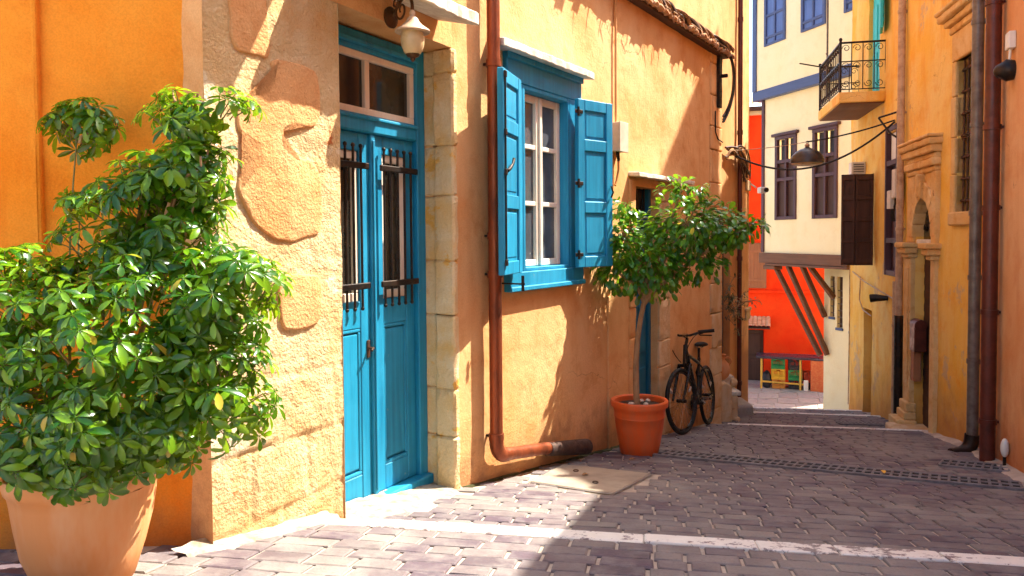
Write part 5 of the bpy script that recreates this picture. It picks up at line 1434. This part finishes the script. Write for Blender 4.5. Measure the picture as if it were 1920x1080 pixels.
# local bike axes: x forward, y to rider's right, z up; tyre contact of rear wheel at the origin
WR = 0.335
def Bp(x, y, z): return BM @ Vector((x, y, z))
def btube(name, mat, par, pts, r, n=8): return MB().tube([Bp(*p) for p in pts], r, n).build(name, mat, par, smooth=50)
def wheel(cx, steer):
    S_ = Matrix.Translation((cx, 0, WR)) @ Matrix.Rotation(steer, 4, 'Z')
    T_ = BM @ S_
    ax = T_.to_3x3() @ Vector((0,1,0)); c = T_ @ Vector((0,0,0))
    w = MB().ring(c, ax, WR-0.020, 0.020, 56, 10).build('wheel', M['rubber'], bk, smooth=60)
    MB().ring(c, ax, WR-0.048, 0.011, 56, 8).build('rim', M['bike_black'], w, smooth=60)
    MB().tube([T_ @ Vector((0,-0.05,0)), T_ @ Vector((0,0.05,0))], 0.019, 10).build('hub', M['iron'], w, smooth=50)
    for k in range(28):
        a = 2*math.pi*k/28; a2 = a + (0.5 if k % 2 else -0.5); yy = 0.028 if k % 4 < 2 else -0.028
        MB().tube([T_ @ Vector((0.018*math.cos(a2), yy, 0.018*math.sin(a2))), T_ @ Vector(((WR-0.05)*math.cos(a), 0, (WR-0.05)*math.sin(a)))], 0.0016, 4, False).build('spoke', M['chrome'], w)
    for a in (R(28), R(152)):
        c2 = T_ @ Vector(((WR-0.10)*math.cos(a), 0.006, (WR-0.10)*math.sin(a)))
        MB().box(-0.013, 0.013, -0.009, 0.009, -0.042, 0.042, Matrix.Translation(c2) @ BM.to_3x3().to_4x4() @ Matrix.Rotation(-a+math.pi/2, 4, 'Y')).build('reflector', M['reflector'], w, 0.003)
    return w
ST = R(12)
wheel(0, 0); wheel(WB, ST)
BBx, BBz = 0.43, 0.275
sx0 = (0.29, 0, 0.80)
hdT = (WB-0.245, 0, 0.86); hdB = (WB-0.195, 0, 0.70)
fk = btube('frame', M['bike_black'], bk, [hdT, (BBx, 0, BBz)], 0.022, 10)
btube('top_tube', M['bike_black'], fk, [(hdT[0]+0.01,0,0.82), (0.315, 0, 0.70)], 0.018, 10)
btube('down_tube', M['bike_black'], fk, [hdB, (BBx, 0, BBz)], 0.024, 10)
btube('seat_tube', M['bike_black'], fk, [(BBx,0,BBz), (0.30,0,0.76)], 0.018, 10)
btube('head_tube', M['bike_black'], fk, [hdB, (WB-0.255,0,0.90)], 0.026, 10)
for s in (-1, 1):
    btube('chain_stay', M['bike_black'], fk, [(BBx,0,BBz), (0.30,0.05*s,0.30), (0,0.06*s,WR)], 0.010)
    btube('seat_stay', M['bike_black'], fk, [(0.315,0,0.70), (0.25,0.05*s,0.60), (0,0.06*s,WR)], 0.009)
SF = Matrix.Translation((hdB[0],0,0)) @ Matrix.Rotation(ST, 4, 'Z') @ Matrix.Translation((-hdB[0],0,0))
def sf(x, y, z): v = SF @ Vector((x,y,z)); return (v.x, v.y, v.z)
fo = btube('fork', M['bike_black'], bk, [sf(WB-0.19,-0.07,0.69), sf(WB-0.19,0.07,0.69)], 0.020)
for s in (-1, 1):
    btube('fork_leg', M['bike_black'], fo, [sf(WB-0.19,0.062*s,0.70), sf(WB-0.10,0.062*s,0.52), sf(WB-0.005,0.058*s,WR)], [0.019,0.017,0.012])
    btube('brake_arm', M['iron'], fo, [sf(WB-0.17,0.05*s,0.66), sf(WB-0.12,0.035*s,0.70)], 0.010)
st = btube('stem', M['bike_black'], bk, [(WB-0.255,0,0.89), sf(WB-0.27,0,0.97), sf(WB-0.21,0,1.0)], 0.017)
btube('stem_cap', M['chrome'], st, [sf(WB-0.225,-0.025,1.0), sf(WB-0.225,0.025,1.0)], 0.022)
hb = btube('handlebar', M['bike_black'], bk, [sf(WB-0.32,-0.27,1.045), sf(WB-0.27,-0.16,1.035), sf(WB-0.215,-0.06,1.0), sf(WB-0.215,0.06,1.0), sf(WB-0.27,0.16,1.035), sf(WB-0.32,0.27,1.045)], 0.0125)
for s in (-1, 1):
    btube('grip', M['rubber'], hb, [sf(WB-0.272,0.165*s,1.036), sf(WB-0.325,0.285*s,1.046)], 0.018, 10)
    btube('brake_lever', M['chrome'] if s > 0 else M['iron'], hb, [sf(WB-0.24,0.14*s,1.02), sf(WB-0.21,0.18*s,1.0), sf(WB-0.25,0.29*s,0.995)], 0.007)
    btube('lever_mount', M['iron'], hb, [sf(WB-0.255,0.135*s,1.03), sf(WB-0.275,0.18*s,1.035)], 0.022)
    btube('brake_cable', M['cable'], hb, [Vector(p) for p in bez(sf(WB-0.24,0.15*s,1.02), sf(WB-0.06,0.14*s,0.98), sf(WB-0.05,0.07*s,0.82), sf(WB-0.15,0.02*s,0.72), 12)], 0.004, 5)
sp_ = btube('seat_post', M['iron'], bk, [(0.30,0,0.74), (0.285,0,0.87)], 0.014)
m = MB()
prof_s = [(-0.13,0.0,0.010),(-0.12,0.075,0.03),(-0.06,0.085,0.035),(0.0,0.055,0.03),(0.06,0.030,0.026),(0.12,0.022,0.022),(0.145,0.005,0.012)]
nn = 12; vsx = []
for x, hw, hh in prof_s:
    for k in range(nn):
        a = 2*math.pi*k/nn; vsx.append(Bp(0.265+x, hw*math.cos(a), 0.905+hh*math.sin(a)*(1 if math.sin(a) > 0 else 0.7)))
fsx = [(i*nn+k, i*nn+(k+1) % nn, (i+1)*nn+(k+1) % nn, (i+1)*nn+k) for i in range(len(prof_s)-1) for k in range(nn)]
m.add(vsx, fsx + [tuple(range(nn)), tuple(range((len(prof_s)-1)*nn, len(prof_s)*nn))]); sd = m.build('saddle', M['rubber'], bk, smooth=60)
for s in (-1, 1): btube('saddle_rail', M['chrome'], sd, [(0.17,0.03*s,0.885), (0.26,0.025*s,0.872), (0.36,0.012*s,0.89)], 0.004, 5)
c = Bp(BBx, 0.055, BBz); axv = BM.to_3x3() @ Vector((0,1,0))
cs = MB().ring(c, axv, 0.085, 0.007, 36, 6).ring(c, axv, 0.05, 0.012, 30, 6).build('chainring', M['iron'], bk, smooth=50)
btube('bottom_bracket', M['iron'], cs, [(BBx,-0.06,BBz), (BBx,0.06,BBz)], 0.022, 10)
for s, an in ((1, R(200)), (-1, R(20))):
    e = (BBx+0.17*math.cos(an), 0.075*s, BBz+0.17*math.sin(an))
    btube('crank', M['chrome'], cs, [(BBx,0.072*s,BBz), e], 0.011)
    MB().box(e[0]-0.045, e[0]+0.045, 0.085 if s > 0 else -0.185, 0.185 if s > 0 else -0.085, e[2]-0.012, e[2]+0.012, BM).build('pedal', M['iron'], cs, 0.004)
    for q in (-0.046, 0.046): MB().box(e[0]+q-0.004, e[0]+q+0.004, 0.10 if s > 0 else -0.17, 0.17 if s > 0 else -0.10, e[2]-0.008, e[2]+0.008, BM).build('pedal_reflector', M['chrome'], cs, 0)
btube('chain', M['rust_iron'], cs, [(BBx,0.05,BBz+0.085), (0.0,0.05,WR+0.04)], 0.005, 5)
btube('chain', M['rust_iron'], cs, [(BBx,0.05,BBz-0.085), (0.02,0.05,WR-0.12), (0.0,0.05,WR-0.04)], 0.005, 5)

# ================================================================== hanging street lamp and its cables
LP = Vector((4.0, 10.5, 2.50))
sl = thing('hanging_street_lamp', 'dark dome street lamp hung on cables across the lane', 'street lamp', tuple(LP))
MB().lathe([(0.02,0.235),(0.03,0.215),(0.05,0.20),(0.09,0.19),(0.15,0.155),(0.20,0.10),(0.218,0.05),(0.222,0.035),(0.222,0.005),(0.208,0.0),(0.205,0.03),(0.17,0.08),(0.08,0.13)], 36).build('dome', M['dark_enamel'], sl, smooth=40)
MB().lathe([(0.028,0.225),(0.034,0.245),(0.022,0.262),(0.008,0.275)], 16).build('cap', M['pale_pipe'], sl, smooth=40)
MB().lathe([(0.206,0.012),(0.19,-0.012),(0.13,-0.03),(0.05,-0.036)], 32).build('diffuser', M['lamp_glass'], sl, smooth=50)
MB().ring((0,0,0.285), (0,1,0), 0.016, 0.004, 14, 5).build('ring', M['iron'], sl)
AL = Vector((3.35, 11.3, 2.55)); AR = Vector((4.86, 9.85, 2.98)); AL2 = Vector((3.0, 10.7, 2.68))
def span(name, label, a, b, sag, r, mat, n=28):
    t = thing(name, label, 'cable', tuple(a))
    MB().tube([(a.lerp(b, i/n) - Vector((0,0,sag*4*(i/n)*(1-i/n)))) - a for i in range(n+1)], r, 6).build('cable', mat, t, smooth=60)
    return t
span('sagging_cable', 'thick black cable sagging across the lane below the street lamp', AL2, AR+Vector((0,0,-0.02)), 0.40, 0.013, M['cable'])
span('lamp_cable', 'taut black cable from the street lamp to the yellow house', LP+Vector((0,0,0.29)), AR, 0.03, 0.010, M['cable'])
span('support_wire', 'thin pale wire from the tan house to the street lamp', AL2+Vector((0,0,0.02)), LP+Vector((0,0,0.29)), 0.02, 0.005, M['pale_pipe'])
wb = frame('cable_bracket', 'black iron bracket holding the street cables on the yellow house', 'bracket', 4.22, 6.95, 12.5)
MB().tube([(2.78,0.0,2.72),(2.80,0.10,2.80),(2.86,0.22,3.00)], 0.012, 6).tube([(2.78,0.0,3.06),(2.82,0.11,3.03),(2.86,0.22,3.00)], 0.012, 6).tube([(2.77,0.015,2.15),(2.77,0.015,3.08)], 0.016, 6).build('bracket', M['iron'], wb, smooth=50)
tv = thing('antenna_mast', 'thin grey mast standing in front of the cream house above the balcony', 'mast', (4.75, 11.7, 3.3))
MB().tube([(0,0,0.3),(0,0,3.2)], 0.014, 8).tube([(-0.02,0,0.95),(0.12,0.1,0.75)], 0.008, 6).build('mast', M['grey_pipe'], tv, smooth=50)
MB().tube([(0.3,0.25,0.75),(-0.45,-0.1,0.78)], 0.010, 6).build('crossbar', M['iron'], tv)

# ================================================================== counter with crates in the square
TB = Vector((6.42, 19.95, -2.475))
tb = thing('outdoor_counter', 'black topped counter with yellow frame and red end board by the red wall', 'counter', tuple(TB), R(-18))
MB().box(-0.10, 1.42, -0.02, 0.62, 0.80, 0.865).build('top', M['table_top'], tb, 0.015, 2)
for x in (0.03, 0.98):
    for yv in (0.05, 0.55): MB().tube([(x,yv,0.0),(x,yv,0.80)], 0.028, 8).build('leg', M['yellow_metal'], tb, smooth=50)
MB().tube([(0.03,0.05,0.20),(1.12,0.05,0.16)], 0.024, 8).build('rail', M['yellow_metal'], tb, smooth=50)
MB().box(1.22, 1.70, -0.05, 0.0, 0.0, 0.80).build('end_board', M['red_board'], tb, 0.008)
MB().box(1.30, 1.80, -0.06, 0.60, 0.801, 0.85).build('side_top', M['table_top'], tb, 0.01)
MB().box(1.06, 1.17, 0.0, 0.06, 0.0, 0.28).build('white_post', M['white_plastic'], tb, 0.01)
def crate(label, x, yv, z, w, h, d, mat):
    loc = TB + Matrix.Rotation(R(-18), 3, 'Z') @ Vector((x, yv, z))
    t = thing('bottle_crate', label, 'crate', tuple(loc), R(-18) + rl.uniform(-.05, .05), 'plastic crates under the counter')
    MB().box(0, w, 0, d, 0, 0.015).build('base', mat, t)
    for a in ((0, 0.02, 0, d), (w-0.02, w, 0, d)): MB().box(a[0], a[1], a[2], a[3], 0.0155, h).build('side_wall', mat, t, 0.004)
    for yv2 in (0.0, d-0.02):
        MB().box(0.0205, w-0.0205, yv2, yv2+0.02, 0.0155, h*0.30).build('front_wall', mat, t, 0.004)
        for k in range(4): MB().box(0.0205, w-0.0205, yv2+0.002, yv2+0.018, h*(0.34+0.11*k), h*(0.40+0.11*k)).build('slat', mat, t)
        for k in range(3): MB().box(0.03+(w-0.08)*k/2, 0.05+(w-0.08)*k/2, yv2+0.003, yv2+0.017, h*0.3005, h*0.80).build('rib', mat, t)
        MB().box(0.0205, w*0.36, yv2, yv2+0.02, h*0.80, h).box(w*0.64, w-0.0205, yv2, yv2+0.02, h*0.80, h).box(w*0.3605, w*0.6395, yv2, yv2+0.02, h*0.93, h).build('handle_rim', mat, t)
crate('orange crate at the bottom of the left stack under the counter', 0.30, 0.14, 0.0, 0.32, 0.25, 0.36, M['orange_crate'])
crate('yellow crate in the middle of the left stack under the counter', 0.28, 0.12, 0.252, 0.34, 0.27, 0.36, M['yellow_crate'])
crate('green crate on top of the left stack under the counter', 0.27, 0.12, 0.524, 0.34, 0.26, 0.36, M['green_crate'])
crate('black crate at the bottom of the right stack under the counter', 0.70, 0.12, 0.0, 0.34, 0.25, 0.36, M['black_crate'])
crate('green crate in the middle of the right stack under the counter', 0.69, 0.10, 0.252, 0.34, 0.26, 0.36, M['green_crate'])
crate('black crate on top of the right stack under the counter', 0.70, 0.14, 0.514, 0.32, 0.25, 0.36, M['black_crate'])
crate('red crate leaning between the right stack and the red end board', 1.07, 0.16, 0.20, 0.22, 0.26, 0.3, M['red_crate'])
ks = thing('crate_pedestal', 'grey box under the red crate at the end of the counter', 'box', tuple(TB + Matrix.Rotation(R(-18), 3, 'Z') @ Vector((1.19, 0.30, 0))), R(-18))
MB().box(-0.10, 0.10, -0.12, 0.14, 0, 0.198).build('box', M['black_crate'], ks, 0.01)
sk = thing('black_sack', 'black sack slumped on the ground left of the yellow crate', 'bag', tuple(TB + Matrix.Rotation(R(-18), 3, 'Z') @ Vector((0.16, 0.25, 0))))
m = MB().ball((0,0,0.2), 0.13, 0.15, 0.24, 14, 10); m.v = [(x*(1+0.2*noise.noise(Vector((x,y,z))*9)), y, max(0.0, z*(1+0.15*noise.noise(Vector((x,y,z))*7)))) for x, y, z in m.v]
m.build('sack', M['black_crate'], sk, smooth=60)

# a few fallen leaves
for lab, x, y, dz, mt in (('dry brown leaf lying on the concrete inspection cover', 0.50, 5.30, 0.012, 'dry_cable'), ('yellow leaf caught on the long slot drain', 2.69, 5.57, 0.022, 'yellow_crate'), ('dry curled leaf on the paving in front of the red pot', 0.93, 6.02, 0.010, 'dry_cable')):
    t = thing('fallen_leaf', lab, 'leaf', (x, y, prof(cv(x, y)[1])+dz), rl.uniform(0, 6.28))
    m = MB(); leaflet(m, Vector((-0.03,0,0)), Vector((1,0,0.05)), Vector((0,0,1)), rl.uniform(.05,.07), 0.035, 0.1, 0.3)
    m.build('blade', M[mt], t, smooth=180)
